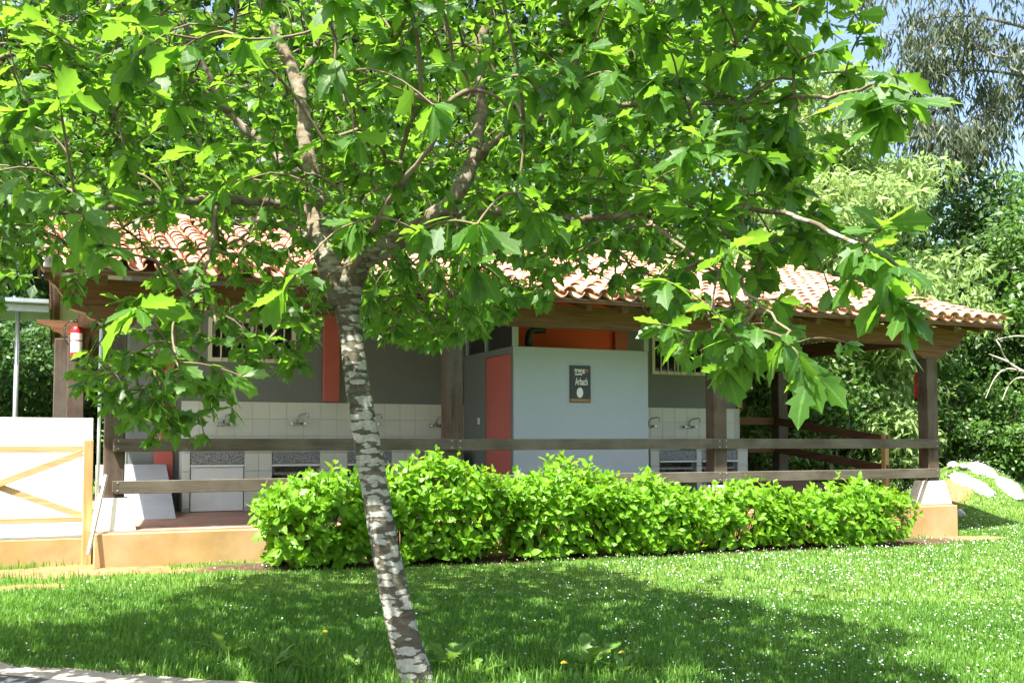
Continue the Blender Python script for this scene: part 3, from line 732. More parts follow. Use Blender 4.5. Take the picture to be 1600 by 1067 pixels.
def tubes_np(segs, n=5):
    """segs: list of (points Nx3, radii N) -> arrays for one mesh"""
    VV, FF, off = [], [], 0
    ang = np.arange(n) * 2 * PI / n
    for pts, rad in segs:
        pts = np.asarray(pts, float); rad = np.asarray(rad, float)
        d = np.gradient(pts, axis=0); d /= np.maximum(np.linalg.norm(d, axis=1, keepdims=True), 1e-6)
        ref = np.where(np.abs(d[:, 2:3]) > .9, np.array([[1., 0, 0]]), np.array([[0, 0, 1.]]))
        if (np.abs(d[:, 2]) > .9).any(): ref = np.tile([[.83, .55, .1]], (len(d), 1))
        x = np.cross(d, ref); x /= np.maximum(np.linalg.norm(x, axis=1, keepdims=True), 1e-6); y = np.cross(d, x)
        V = pts[:, None, :] + rad[:, None, None] * (np.cos(ang)[None, :, None] * x[:, None, :] + np.sin(ang)[None, :, None] * y[:, None, :])
        m_ = len(pts); k = np.arange(n); k2 = (k + 1) % n
        base = (np.arange(m_ - 1) * n)[:, None]
        q = np.stack([base + k, base + k2, base + n + k2, base + n + k], 2).reshape(-1, 4)
        VV.append(V.reshape(-1, 3)); FF.append(q + off); off += m_ * n
    return np.concatenate(VV), np.concatenate(FF)

# ------------------------------------------------------------------ the oak
tb = at(650, 1075, 6.2); oak = thing('oak_tree', 'young oak with lichen patched leaning trunk and spreading crown in front of the wash house', 'tree', (tb.x, tb.y, float(hgt(tb.x, tb.y))))
tp = [(664, 1120, 6.2, 64), (650, 1062, 6.2, 54), (636, 1010, 6.2, 49), (620, 940, 6.2, 46), (603, 860, 6.21, 43), (588, 780, 6.22, 42), (573, 690, 6.24, 41), (560, 600, 6.26, 38), (549, 530, 6.28, 36), (541, 485, 6.3, 38), (536, 450, 6.3, 47)]
ts_ = spline([tuple(at(a, b, c)) + (w_ / 2 * c / FPX,) for a, b, c, w_ in tp], 8)
ang = np.arange(20) * 2 * PI / 20
V = []
for i, q in enumerate(ts_):
    for k, a_ in enumerate(ang):
        r = q[3] * (1 + .05 * math.sin(3 * a_ + i * .21) + .035 * math.sin(5 * a_ - i * .33) + .02 * math.sin(i * 1.3 + 2 * a_))
        V.append((q[0] + r * math.cos(a_), q[1] + r * math.sin(a_), q[2]))
F = [(i * 20 + k, i * 20 + (k + 1) % 20, (i + 1) * 20 + (k + 1) % 20, (i + 1) * 20 + k) for i in range(len(ts_) - 1) for k in range(20)]
link('trunk', np_mesh('trunk', np.array(V), np.array(F), M['bark'], smoothed=True), oak)
LIMBS = [
    ([(536, 478, 6.3), (520, 430, 6.32), (500, 372, 6.45), (490, 300, 6.65), (478, 220, 6.8), (467, 140, 6.9), (436, 62, 7.0), (400, -20, 7.1), (350, -170, 7.2)], .085, .028),
    ([(541, 480, 6.3), (556, 420, 6.24), (580, 398, 6.18), (640, 366, 6.12), (692, 330, 6.1), (722, 290, 6.12), (738, 250, 6.2), (752, 180, 6.3), (748, 90, 6.4), (765, 10, 6.5), (800, -130, 6.6)], .082, .024),
    ([(467, 145, 6.9), (492, 80, 6.9), (515, 10, 6.9), (560, -140, 6.8)], .032, .018),
    ([(493, 335, 6.6), (440, 318, 6.6), (380, 314, 6.5), (300, 312, 6.3), (200, 320, 6.0), (100, 332, 5.8), (-30, 322, 5.6)], .040, .013),
    ([(502, 385, 6.4), (430, 348, 6.9), (350, 342, 7.3), (250, 300, 7.8), (150, 260, 8.2)], .036, .012),
    ([(490, 300, 6.65), (430, 240, 6.9), (372, 190, 7.0), (335, 140, 7.0), (305, 70, 7.1), (268, -10, 7.1), (240, -140, 7.2)], .042, .016),
    ([(360, 175, 7.0), (300, 128, 6.8), (245, 75, 6.6), (200, 28, 6.4), (140, -60, 6.2)], .030, .012),
    ([(337, 142, 7.0), (270, 130, 6.7), (190, 128, 6.4), (110, 118, 6.1), (20, 85, 5.8)], .022, .009),
    ([(690, 333, 6.1), (760, 328, 6.2), (830, 332, 6.0), (900, 342, 5.8), (990, 335, 5.5), (1100, 325, 5.0), (1230, 335, 4.5), (1350, 385, 4.0)], .034, .009),
    ([(740, 250, 6.2), (800, 205, 6.0), (880, 160, 5.8), (960, 95, 5.6), (1040, 42, 5.4), (1130, -40, 5.3)], .034, .012),
    ([(872, 165, 5.8), (1000, 165, 5.5), (1130, 160, 5.0), (1260, 155, 4.5), (1380, 130, 4.0)], .020, .007),
    ([(340, 313, 6.4), (328, 390, 6.0), (318, 445, 5.8), (338, 505, 5.7), (300, 570, 5.6), (240, 610, 5.5)], .016, .005),
    ([(330, 480, 5.75), (390, 520, 5.8), (420, 560, 5.9)], .009, .004),
    ([(505, 375, 6.45), (560, 330, 7.3), (640, 290, 8.2), (720, 220, 9.0), (820, 150, 9.4)], .036, .012),
    ([(540, 440, 6.28), (600, 330, 5.6), (670, 230, 5.1), (740, 140, 4.7)], .024, .008),
    ([(640, 290, 8.2), (760, 300, 8.6), (900, 320, 8.6), (1010, 330, 8.3)], .018, .006),
    ([(600, 390, 6.15), (640, 420, 6.5), (690, 450, 6.9), (760, 465, 7.0)], .014, .005),
    ([(1000, 335, 5.5), (1080, 395, 5.0), (1160, 450, 4.5), (1235, 520, 4.2)], .012, .005),
    ([(440, 318, 6.6), (360, 380, 7.2), (240, 390, 7.3), (120, 380, 7.0)], .014, .005),
]
nodes, npath, nrad = [], [], []
for li, (pts, r0, r1) in enumerate(LIMBS):
    s_ = spline([tuple(at(*p_)) for p_ in pts], 7); n = len(s_)
    s_ = s_ + np.stack([wob(np.arange(n), li, .6, 1) * .012, wob(np.arange(n), li, .7, 2) * .012, wob(np.arange(n), li, .5, 3) * .014], 1) * smooth(1, 6, np.arange(n))[:, None]
    rad = r1 + (r0 - r1) * (1 - np.linspace(0, 1, n)) ** 1.2
    rad = rad * (1 + .06 * wob(np.arange(n), li, 1.3, 5))
    Vv, Ff = tubes_np([(s_, rad)], 10 if r0 > .03 else 7)
    link('limb', np_mesh('limb', Vv, Ff, M['bark'] if r0 > .03 else M['limb'], smoothed=True), oak)
    seg = np.linalg.norm(np.diff(s_, axis=0), axis=1).cumsum()
    for i in range(4 if li < 2 else 2, n): nodes.append(s_[i]); npath.append(1.0 + .3 * seg[i - 1])
# leaf clusters: real 3-D positions in the crown, kept where the photograph shows the crown
OUT = [(-700, -2500), (-700, 560), (-60, 520), (40, 480), (75, 420), (110, 440), (112, 590), (160, 640), (235, 692), (330, 685), (372, 640), (420, 600), (470, 572), (520, 470), (560, 450), (575, 520), (620, 548), (690, 535), (750, 520), (790, 490),
       (850, 475), (870, 440), (950, 455), (1030, 470), (1030, 545), (1090, 575), (1130, 600), (1190, 560), (1215, 610), (1290, 612), (1300, 545), (1380, 545), (1440, 525), (1435, 480), (1410, 420), (1400, 380), (1330, 350), (1310, 300), (1290, 255),
       (1390, 230), (1440, 170), (1425, 90), (1350, 30), (1345, -100), (1330, -250), (1250, -600), (1100, -2500)]
OUT = np.array(OUT, float)
def inside(px, py, O=None):
    O = OUT if O is None else O
    r = np.zeros(len(px), bool); n = len(O)
    for i in range(n):
        (x0, y0), (x1, y1) = O[i], O[(i + 1) % n]
        c = ((y0 > py) != (y1 > py)) & (px < (x1 - x0) * (py - y0) / (y1 - y0 + 1e-9) + x0); r ^= c
    return r
def density(px, py, D):
    d = np.ones(len(px))
    def bx_(x0, x1, y0, y1, v): d[(px > x0) & (px < x1) & (py > y0) & (py < y1)] = v
    bx_(60, 480, 335, 432, .30); bx_(150, 330, 345, 425, .16); bx_(470, 560, 380, 480, .35); bx_(560, 870, 385, 430, .55)
    bx_(860, 1030, 395, 470, .30); bx_(1030, 1400, 440, 480, .55); bx_(-100, 60, 400, 520, .55); bx_(60, 112, 400, 470, .2); bx_(62, 205, 430, 545, .12)
    bx_(385, 480, 500, 600, .7); bx_(1290, 1440, 400, 545, .6); bx_(1030, 1215, 540, 620, .6)
    near = (py > 430) & (px < 480); d[near & (D > 6.7)] = 0
    d[(px > 1040) & (py > 100) & (D > 5.6)] *= .22; d[(px > 1250) & (D > 4.9)] *= .3; d[(px < 1000) & (D < 5.1)] *= .22
    d[(py > 430) & (px > 480) & (px < 880) & (D < 5.7)] = 0
    return d
SHADE = np.array([(-3000, 1010), (-200, 1000), (0, 990), (180, 985), (300, 940), (370, 895), (450, 878), (900, 880), (1050, 925), (1250, 960), (1450, 985), (1400, 1012), (1490, 1050), (1600, 1600), (2500, 9000), (-6000, 9000)], float)
def shaded(P):
    """does the point drop its sun shadow inside the shadow that the crown throws on the lawn?"""
    k = (P[:, 2] + .47) / sdir.z; Q = P - np.array(sdir)[None] * k[:, None]; px, py, D = proj(Q)
    return inside(px, py, SHADE) | (D < 4.5)
CORR = []
for pts_, w_ in ((LIMBS[0][0][:7], 26), (LIMBS[1][0][:8], 30), (LIMBS[5][0][1:6], 12), (LIMBS[8][0][:5], 12), (LIMBS[2][0], 14), (LIMBS[3][0][:4], 10), ([(545, 520, 6.3), (535, 440, 6.3)], 38)):
    for a_, b_ in zip(pts_, pts_[1:]):
        for t_ in np.linspace(0, 1, 6): CORR.append((a_[0] + (b_[0] - a_[0]) * t_, a_[1] + (b_[1] - a_[1]) * t_, a_[2] + (b_[2] - a_[2]) * t_, w_))
CORR = np.array(CORR)
def screens(px, py, D):
    r = np.zeros(len(px), bool)
    for x_, y_, d_, w_ in CORR: r |= ((px - x_) ** 2 + (py - y_) ** 2 < w_ ** 2) & (D < d_ + .05)
    return r
def sample(n, zlo, zhi):
    out = []
    while sum(len(o) for o in out) < n:
        k = 6000
        X = rng.uniform(-5.4, 2.7, k); D = rng.uniform(3.4, 10.0, k); z = rng.uniform(zlo, zhi, k)
        Rz = np.where(z < 4.6, 1.0, np.sqrt(np.clip(1 - ((z - 4.6) / 3.4) ** 2, 0, 1)))
        q = ((X + 1.1) / 3.7) ** 2 + ((D - 6.8) / 3.2) ** 2
        P = np.array(CAM)[None] + D[:, None] * np.array(FH) + X[:, None] * np.array(RH); P[:, 2] = z
        px, py, _ = proj(P)
        ok = (q < Rz ** 2) & inside(px, py) & (rng.random(k) < density(px, py, D))
        ok &= (q > .10) | (z < 2.7) | (rng.random(k) < .5)
        ok &= (shaded(P) | (rng.random(k) < .06)) & (~screens(px, py, D) | (rng.random(k) < .12))
        clump = wob(X * 1.4 + 5, D * 1.4 + z, 1.3, 1) + wob(z * 1.5, X, 1.7, 3)
        ok &= (clump > -.55) | (rng.random(k) < .3)
        out.append(P[ok])
    return np.concatenate(out)[:n]
C_ = np.concatenate([sample(4300, .9, 4.1), sample(640, 4.1, 7.6)])
# some clusters that carry the big near leaves at the right edge and the low left bough
extra = [(1395, 120, 3.90), (1420, 160, 3.85), (1380, 190, 3.95), (1345, 150, 3.95), (1410, 420, 3.85), (1425, 500, 3.85), (1390, 470, 3.90), (1360, 400, 3.95), (1330, 440, 4.05), (1380, 350, 3.95),
         (1250, 560, 4.05), (1270, 590, 4.05), (1225, 540, 4.10), (1150, 530, 4.15), (1100, 520, 4.15), (880, 110, 4.10), (840, 140, 4.10), (900, 130, 4.10), (800, 120, 4.20), (940, 80, 4.20), (160, 590, 5.50), (200, 640, 5.45), (260, 660, 5.50),
         (310, 650, 5.50), (140, 560, 5.50), (240, 560, 5.50), (350, 590, 5.60), (400, 570, 5.70), (300, 530, 5.60), (620, 520, 6.40), (650, 500, 6.50), (600, 490, 6.40), (60, 40, 4.60), (90, 70, 4.60), (40, 10, 4.60)]
C_ = np.concatenate([np.array([tuple(at(*q)) for q in extra]), C_])
nodes = np.array(nodes); npath = np.array(npath)
NB = np.zeros((len(nodes) + 4 * len(C_) + 10, 3)); NB[:len(nodes)] = nodes
PB = np.zeros(len(NB)); PB[:len(nodes)] = npath; PAR = -np.ones(len(NB), int); nn = len(nodes)
d0 = np.array([np.min(np.linalg.norm(nodes - c, axis=1)) for c in C_]); order = np.argsort(d0)
paths = []; tipdir = np.zeros_like(C_)
for ci in order:
    c = C_[ci]; dist = np.linalg.norm(NB[:nn] - c, axis=1); j = int(np.argmin(dist + .16 * PB[:nn])); a_ = NB[j]; L = dist[j]
    mid_up = np.array([0, 0, .10 * L]) + rng.normal(0, .05 * L, 3)
    p1 = a_ + (c - a_) * .33 + mid_up; p2 = a_ + (c - a_) * .68 + mid_up * .9
    ids = [j]
    for q in (p1, p2, c):
        NB[nn] = q; PB[nn] = PB[ids[-1]] + np.linalg.norm(q - NB[ids[-1]]); PAR[nn] = ids[-1]; ids.append(nn); nn += 1
    paths.append(ids); t_ = c - p2; tipdir[ci] = t_ / max(np.linalg.norm(t_), 1e-5)
cnt = np.zeros(nn)
for ids in paths:
    k = ids[-1]
    while k >= 0: cnt[k] += 1; k = PAR[k]
segs = []
for ids in paths:
    P = NB[ids]; r = .0022 + .0016 * np.sqrt(cnt[ids]); r[0] = min(r[0], r[1] * 1.25); r = np.minimum(r, .016)
    segs.append((spline(P, 2), np.interp(np.linspace(0, 3, 7), range(4), r)))
Vv, Ff = tubes_np(segs, 4); link('twigs', np_mesh('twigs', Vv, Ff, M['twig'], smoothed=True), oak, kind='stuff')
LP, LD, LU, LS = [], [], [], []
for ci, c in enumerate(C_):
    n = rng.integers(7, 12); t_ = tipdir[ci]; big = ci < len(extra); s0 = rng.uniform(.85, 1.2)
    Dc = float(np.dot(np.array(c) - np.array(CAM), np.array(FH))); s0 *= 1.15 - .32 * float(smooth(4.2, 5.4, Dc))
    for k in range(n):
        a_ = 2 * PI * k / n + rng.normal(0, .35); side = np.array([math.cos(a_), math.sin(a_), 0.0])
        d = side * rng.uniform(.6, 1.1) + t_ * rng.uniform(.2, .9) + np.array([0, 0, rng.normal(-.30, .32)])
        back = rng.random() ** 1.5 * .16 if k > 4 else rng.random() * .03
        LP.append(c - t_ * back); LD.append(d); LU.append((rng.normal(0, .42), rng.normal(0, .42), 1.0)); LS.append(np.clip(rng.normal(.112, .022), .06, .17) * s0 * (1.1 if big else 1))
LP, LD, LU, LS = map(np.array, (LP, LD, LU, LS)); LR = frames(LD, LU, rng.normal(0, .35, len(LP)))
px, py, D = proj(LP + LR[:, :, 0] * LS[:, None] * .5)
vis = (px > 5) & (px < 1595) & (py > 5) & (py < 1060)
sc_ = np.where(vis, LS / D, 0); pick = np.argsort(-sc_)[:300]; keep = np.ones(len(LP), bool); keep[pick] = False
nearl = keep & (D < 5.0); farl = keep & ~nearl
V1, F1, R1 = foliage(LP[nearl], LR[nearl], LS[nearl], OAK); V2, F2, R2 = foliage(LP[farl], LR[farl], LS[farl], OAK_FAR)
crown = link('crown', np_mesh('crown', np.concatenate([V1, V2]), np.concatenate([F1, F2 + len(V1)]), M['oakleaf'], np.concatenate([R1, R2]), True), oak, kind='stuff')
oak_me = [np_mesh('leaf', v_, f_, M['oakleaf'], np.stack([np.full(len(v_), .2 + .11 * i), rib(v_)], 1), True) for i, (v_, f_) in enumerate(OAK)]
leaf_objects(pick, LP, LR, LS, oak_me, crown)

# ------------------------------------------------------------------ hydrangeas along the plinth
hyd_me = [np_mesh('leaf', v_, f_, M['hydleaf'], np.stack([np.full(len(v_), .25 + .17 * i), rib(v_)], 1), True) for i, (v_, f_) in enumerate(OV)]
def hydrangea(x0, x1, ytop, ybot, Y, label, peak=.5, tips=150):
    tips = int(tips * 1.55); ytop -= 12; x0 -= 8; x1 += 8
    cx = .5 * (x0 + x1); a_, b_ = at_y(x0, 800, Y), at_y(x1, 800, Y); top = at_y(cx, ytop, Y).z
    c = .5 * (a_ + b_); gz = float(hgt(c.x, Y)); rx = (b_.x - a_.x) / 2 ; ry = .52; hz = top - gz
    root = thing('hydrangea', label, 'shrub', (c.x, Y, gz), 'hydrangea bushes along the plinth')
    P, Dr, U, S, segs = [], [], [], [], []
    for k in range(tips):
        while True:
            u = rng.normal(0, 1, 3); u /= np.linalg.norm(u); u[2] = abs(u[2]) if rng.random() < .5 else u[2]; u = np.sign(u) * np.abs(u) ** .75; u /= np.max(np.abs(u)) ** .55
            if u[1] < .45: break
        if k % 4 == 0: u = np.array([rng.uniform(-.95, .95), -1.0, rng.uniform(-.95, .45)])
        rr = rng.uniform(.80, 1.0) if rng.random() < .8 else rng.uniform(.45, .8)
        z = gz + hz * (.46 + .50 * u[2] * rr) + rng.normal(0, .04)
        hump = 1 - .24 * abs((u[0] * rr) - (peak * 2 - 1)) * max(u[2], 0)
        z = gz + max(.10, (z - gz) * hump)
        bulge = 1.0 - .22 * max(0, u[2]) ** 2 - .10 * max(0, -u[2])
        tip = np.array([c.x + rx * u[0] * rr * bulge * 1.02, Y + ry * u[1] * rr * bulge, z])
        foot = np.array([c.x + rx * .55 * u[0] + rng.normal(0, .05), Y + .26 + .05 * u[1], gz - .03])
        midp = foot * .4 + tip * .6 + np.array([0, 0, .06]); dirn = tip - midp; dirn /= np.linalg.norm(dirn)
        dirn = dirn * .6 + np.array([u[0] * .3, u[1] * .3 - .15, .35]); dirn /= np.linalg.norm(dirn)
        segs.append((spline([foot, midp, tip], 2), np.linspace(.007, .004, 5)))
        ph = rng.uniform(0, PI); ref = np.cross(dirn, [.3, .2, .9]); ref /= np.linalg.norm(ref); r2 = np.cross(dirn, ref)
        for lev in range(4):
            base = tip - dirn * (.0 + .062 * lev); open_ = (.45, .95, 1.3, 1.5)[lev]
            for s_ in (0, PI):
                a2 = ph + lev * PI / 2 + s_ + rng.normal(0, .2); sd = ref * math.cos(a2) + r2 * math.sin(a2)
                d = sd * math.sin(open_) + dirn * math.cos(open_) + np.array([0, 0, rng.normal(-.08, .15)])
                P.append(base); Dr.append(d); U.append(dirn + rng.normal(0, .25, 3)); S.append(rng.uniform(.75, 1.15) * (.085, .13, .15, .145)[lev])
    P, Dr, U, S = map(np.array, (P, Dr, U, S)); R = frames(Dr, U, rng.normal(0, .2, len(P)))
    ok = P[:, 2] + R[:, 2, 0] * S > gz + .03; P, R, S = P[ok], R[ok], S[ok]
    _, _, D = proj(P); pk = np.argsort(-(S / D) - .004 * (Y - P[:, 1]))[:220]; kp = np.ones(len(P), bool); kp[pk] = False
    Vv, Ff = tubes_np(segs, 4); link('stems', np_mesh('stems', Vv, Ff, M['hydstem'], smoothed=True), root, kind='stuff')
    V, F, R_ = foliage(P[kp], R[kp], S[kp], OV); fo = link('foliage', np_mesh('foliage', V, F, M['hydleaf'], R_, True), root, kind='stuff')
    leaf_objects(pk, P, R, S, hyd_me, fo)
hydrangea(400, 600, 722, 880, -.92, 'leftmost hydrangea bush of the hedge, left of the oak trunk', .62, 150)
hydrangea(575, 800, 702, 875, -.88, 'tallest hydrangea bush, just right of the oak trunk', .4, 185)
hydrangea(775, 975, 712, 870, -.90, 'hydrangea bush with a raised top in front of the sign board panel', .5, 160)
hydrangea(945, 1085, 742, 866, -.86, 'low hydrangea bush in the middle, below the right pair of taps', .4, 120)
hydrangea(1062, 1240, 752, 862, -.84, 'hydrangea bush second from the right, in front of the third post', .5, 130)
hydrangea(1222, 1402, 750, 858, -.86, 'rightmost hydrangea bush, next to the right corner plinth', .55, 140)

# ------------------------------------------------------------------ woods behind
def wood_tree(name, label, cat, base, H, blobs, m, n_leaf, size, kinds, bark, group=None, droop=.0, trunk_r=.16, clump_r=(.55, 1.0), lean=(0, 0)):
    """base (x, y); blobs: list of (cx, cy, cz, rx, ry, rz) offsets from the base, each filled with leaf clumps"""
    bz = float(hgt(base[0], base[1])); b = np.array([base[0], base[1], bz])
    root = thing(name, label, cat, tuple(b), group)
    top = b + np.array([lean[0], lean[1], H * .8])
    tr = spline([b - [0, 0, .2], b + [lean[0] * .15 + .08, lean[1] * .15, H * .25], b + [lean[0] * .5 - .1, lean[1] * .5, H * .55], top], 5)
    segs = [(tr, np.linspace(trunk_r, trunk_r * .25, len(tr)))]; P, Dr, U = [], [], []
    vol = np.array([q[3] * q[4] + q[3] * q[5] for q in blobs]); share = vol / vol.sum()
    for q, sh in zip(blobs, share):
        c0 = b + np.array(q[:3]); r0 = np.array(q[3:]); cr0 = rng.uniform(*clump_r)
        k = max(5, int(5.5 * (r0[0] * r0[1] + r0[0] * r0[2]) / (np.mean(clump_r) ** 2) * .55))
        i = np.argmin(np.linalg.norm(tr - (c0 - [0, 0, q[5] * .6]), axis=1))
        segs.append((spline([tr[i], tr[i] * .5 + c0 * .5 + [0, 0, .2], c0], 4), np.linspace(trunk_r * .4, .03, 9)))
        nl = int(n_leaf * sh / k) + 1
        for _ in range(k):
            u = rng.normal(0, 1, 3); u /= np.linalg.norm(u); cc = c0 + r0 * u * rng.uniform(.45, 1.0); cr = rng.uniform(*clump_r)
            if rng.random() < .5: segs.append((spline([c0 + (cc - c0) * .15, c0 + (cc - c0) * .6 + rng.normal(0, .08, 3), cc], 2), np.linspace(.03, .01, 5)))
            v = rng.normal(0, 1, (nl, 3)); v /= np.linalg.norm(v, axis=1, keepdims=True)
            v[:, 2] = np.where(rng.random(nl) < .7, np.abs(v[:, 2]), v[:, 2]); rad = rng.uniform(.5, 1.0, (nl, 1)) ** .5
            p = cc + v * rad * cr * np.array([1.0, 1.0, .62]); P.append(p)
            Dr.append(v * .35 + rng.normal(0, .6, (nl, 3)) + np.array([0, 0, -droop])); U.append(v * .9 + np.array([0, 0, .5]) + rng.normal(0, .3, (nl, 3)))
    P, Dr, U = np.concatenate(P), np.concatenate(Dr), np.concatenate(U)
    ok = P[:, 2] > hgt(P[:, 0], P[:, 1]) + .05; P, Dr, U = P[ok], Dr[ok], U[ok]
    R = frames(Dr, U, rng.normal(0, .5, len(P))); S = size * rng.uniform(.65, 1.35, len(P))
    V, F, R_ = foliage(P, R, S, kinds)
    Vv, Ff = tubes_np(segs[:1], 9); link('trunk', np_mesh('trunk', Vv, Ff, bark, smoothed=True), root)
    Vv, Ff = tubes_np(segs[1:], 5); link('limbs', np_mesh('limbs', Vv, Ff, bark, smoothed=True), root, kind='stuff')
    link('crown', np_mesh('crown', V, F, m, R_, True), root, kind='stuff'); return root
def tree_at(px, D, y_top, width_px, label, m, n_leaf, size, kinds, bark, low=.18, name='broadleaf_tree', **kw):
    g = at(px, 700, D); H = at(px, y_top, D).z - float(hgt(g.x, g.y)); wr_ = width_px * D / FPX / 2
    bl = []
    nb = 9
    for i in range(nb):
        t = (i + .5) / nb; z = H * (low + (1 - low) * t); r = wr_ * (math.sin(PI * (.16 + .80 * t)) ** .8) * .62
        a_ = i * 2.4 + px; bl.append((math.cos(a_) * r * .75, math.sin(a_) * r * .75, min(z, H * .93), r * .95 + .3, r * .9 + .3, H * .11 + .3))
    return wood_tree(name, label, 'tree', (g.x, g.y), H, bl, m, n_leaf, size, kinds, bark, 'trees of the wood behind the wash house', **kw)
OV2 = [leaf_mesh([(0, 0), (.45, .33), (1, 0)], .2, .3)]
tree_at(1305, 23.0, 150, 390, 'pale green feathery tree behind the right end of the tiled roof', M['palegreen'], 40000, .22, NAR, M['greybark'], .10, droop=.5, clump_r=(.5, .95))
tree_at(1200, 22.5, 470, 200, 'small pale green tree seen under the roof between the right posts', M['palegreen'], 13000, .16, NAR, M['greybark'], .08, droop=.45, clump_r=(.4, .7), trunk_r=.1)
tree_at(1365, 23.0, 500, 190, 'low light green tree seen through the last bay beside the right corner post', M['palegreen'], 12000, .16, NAR, M['greybark'], .05, droop=.45, clump_r=(.4, .7), trunk_r=.1)
tree_at(1530, 27.0, 300, 330, 'dark green tree standing right of the roof end', M['darkgreen'], 22000, .17, OV2, M['darkbark'], .04, clump_r=(.6, 1.1))
tree_at(1650, 24.0, 330, 260, 'green tree cut off by the right picture edge', M['midgreen'], 12000, .16, OV2, M['darkbark'], .04, clump_r=(.5, 1.0))
tree_at(1450, 33.0, 330, 260, 'far dark tree in the gap between the pale tree and the gum tree', M['darkgreen'], 10000, .22, OV2, M['darkbark'], .1, clump_r=(.7, 1.2))
tree_at(1050, 29.0, -120, 520, 'tall mid green tree rising behind the middle of the roof', M['midgreen'], 13500, .29, OV2, M['darkbark'], .12, clump_r=(.9, 1.6), trunk_r=.25)
tree_at(760, 27.0, -150, 480, 'tall dark tree directly behind the roof ridge, right of the oak trunk', M['darkgreen'], 13500, .29, OV2, M['darkbark'], .12, clump_r=(.9, 1.6), trunk_r=.25)
tree_at(470, 26.0, -160, 470, 'tall dark tree behind the oak trunk and its left limb', M['darkgreen'], 13500, .29, OV2, M['darkbark'], .12, clump_r=(.9, 1.6), trunk_r=.25)
tree_at(200, 25.0, -160, 450, 'tall dark tree behind the left end of the roof', M['darkgreen'], 12500, .29, OV2, M['darkbark'], .10, clump_r=(.9, 1.6), trunk_r=.25)
tree_at(-60, 24.0, -120, 430, 'dark tree at the left picture edge behind the metal canopy', M['darkgreen'], 13000, .26, OV2, M['darkbark'], .02, clump_r=(.8, 1.4), trunk_r=.22)
tree_at(1240, 36.0, 200, 420, 'far green tree behind the pale feathery tree', M['midgreen'], 10000, .28, OV2, M['darkbark'], .1, clump_r=(.9, 1.5), trunk_r=.25)
tree_at(1590, 44.0, 265, 200, 'distant yellowish tree against the sky at the right edge', M['midgreen'], 7000, .26, OV2, M['darkbark'], .1, clump_r=(.8, 1.4))
def shrub(px, D, y_top, width_px, label, m, n, size, kinds=OV2):
    g = at(px, 700, D); gz = float(hgt(g.x, g.y)); H = at(px, y_top, D).z - gz; r = width_px * D / FPX / 2
    bl = [(r * .5 * math.cos(k * 2.1), r * .4 * math.sin(k * 2.1), H * (.25 + .12 * k), r * .62, r * .55, H * .2) for k in range(5)]
    return wood_tree('shrub', label, 'shrub', (g.x, g.y), H, bl, m, n, size, kinds, M['darkbark'], 'shrubs at the edge of the wood', trunk_r=.05, clump_r=(.3, .55))
shrub(40, 19.5, 470, 200, 'dark hedge shrub behind the round metal pole', M['ivy'], 9000, .11)
shrub(150, 20.5, 470, 160, 'dark hedge shrub behind the left extinguisher post', M['ivy'], 7000, .11)
shrub(1500, 23.0, 560, 150, 'leafy shrub right of the corner post, above the white rocks', M['midgreen'], 6000, .10)
shrub(1590, 22.5, 600, 130, 'bright leafy shrub at the right picture edge above the rocks', M['midgreen'], 6000, .11)
shrub(1260, 24.0, 590, 190, 'undergrowth shrub seen through the last bay, left of the short post', M['ivy'], 7000, .10)
shrub(1410, 25.0, 570, 170, 'undergrowth shrub seen through the last bay, behind the corner post', M['darkgreen'], 6000, .10)
shrub(1140, 25.0, 560, 150, 'dark undergrowth shrub just right of the wash house wall', M['darkgreen'], 5000, .10)
# slender pale trunk seen through the last bay belongs to a young tree
tree_at(1293, 21.5, 560, 120, 'slender grey stemmed young tree seen through the last bay', M['midgreen'], 3500, .12, OV2, M['greybark'], .45, trunk_r=.09, clump_r=(.3, .6))
# gum tree: hanging sprays against the sky
gb = at(1690, 700, 26.0); gz = float(hgt(gb.x, gb.y))
gum = thing('gum_tree', 'tall gum tree with hanging grey green leaves against the sky at the upper right', 'tree', (gb.x, gb.y, gz))
segs = [(spline([(gb.x, gb.y, gz - .2), tuple(at(1690, 420, 26)), tuple(at(1660, 100, 26)), tuple(at(1640, -250, 26)), tuple(at(1600, -700, 26))], 6), np.linspace(.26, .05, 25))]
P, Dr = [], []
def spray(c, n, L):
    for _ in range(n):
        o = np.array([rng.normal(0, .20), rng.normal(0, .20), -abs(rng.normal(0, .42)) * L]); P.append(np.array(c) + o)
        Dr.append((rng.normal(0, .38), rng.normal(0, .38), -1.0))
gl = [[(1655, 60), (1590, 40), (1520, 26), (1450, 30), (1390, 55)], [(1660, 140), (1600, 120), (1530, 110), (1460, 115), (1400, 130)], [(1665, 230), (1620, 150), (1560, 170), (1500, 195), (1450, 215)],
      [(1650, -30), (1580, -60), (1500, -70), (1420, -40), (1360, -20)], [(1650, -150), (1580, -180), (1480, -180)], [(1650, -250), (1740, -300), (1820, -280)], [(1670, 120), (1740, 80), (1820, 90)], [(1640, 60), (1570, 90), (1490, 60), (1430, 85)],
      [(1560, 170), (1530, 200), (1490, 240)], [(1450, 115), (1430, 170), (1460, 215)]]
for q in gl:
    D0 = 26 + rng.normal(0, .5); s_ = spline([tuple(at(a_, b_, D0 + rng.normal(0, .35))) for a_, b_ in q], 8); segs.append((s_, np.linspace(.06, .012, len(s_))))
    for k in range(5, len(s_)):
        for _ in range(2):
            if rng.random() < .3: continue
            c = s_[k] + rng.normal(0, .42, 3) * [1, 1, .7]
            segs.append((spline([s_[k], (s_[k] + c) / 2 + [0, 0, .12], c], 2), np.linspace(.012, .005, 5))); spray(c, 40, 1.0)
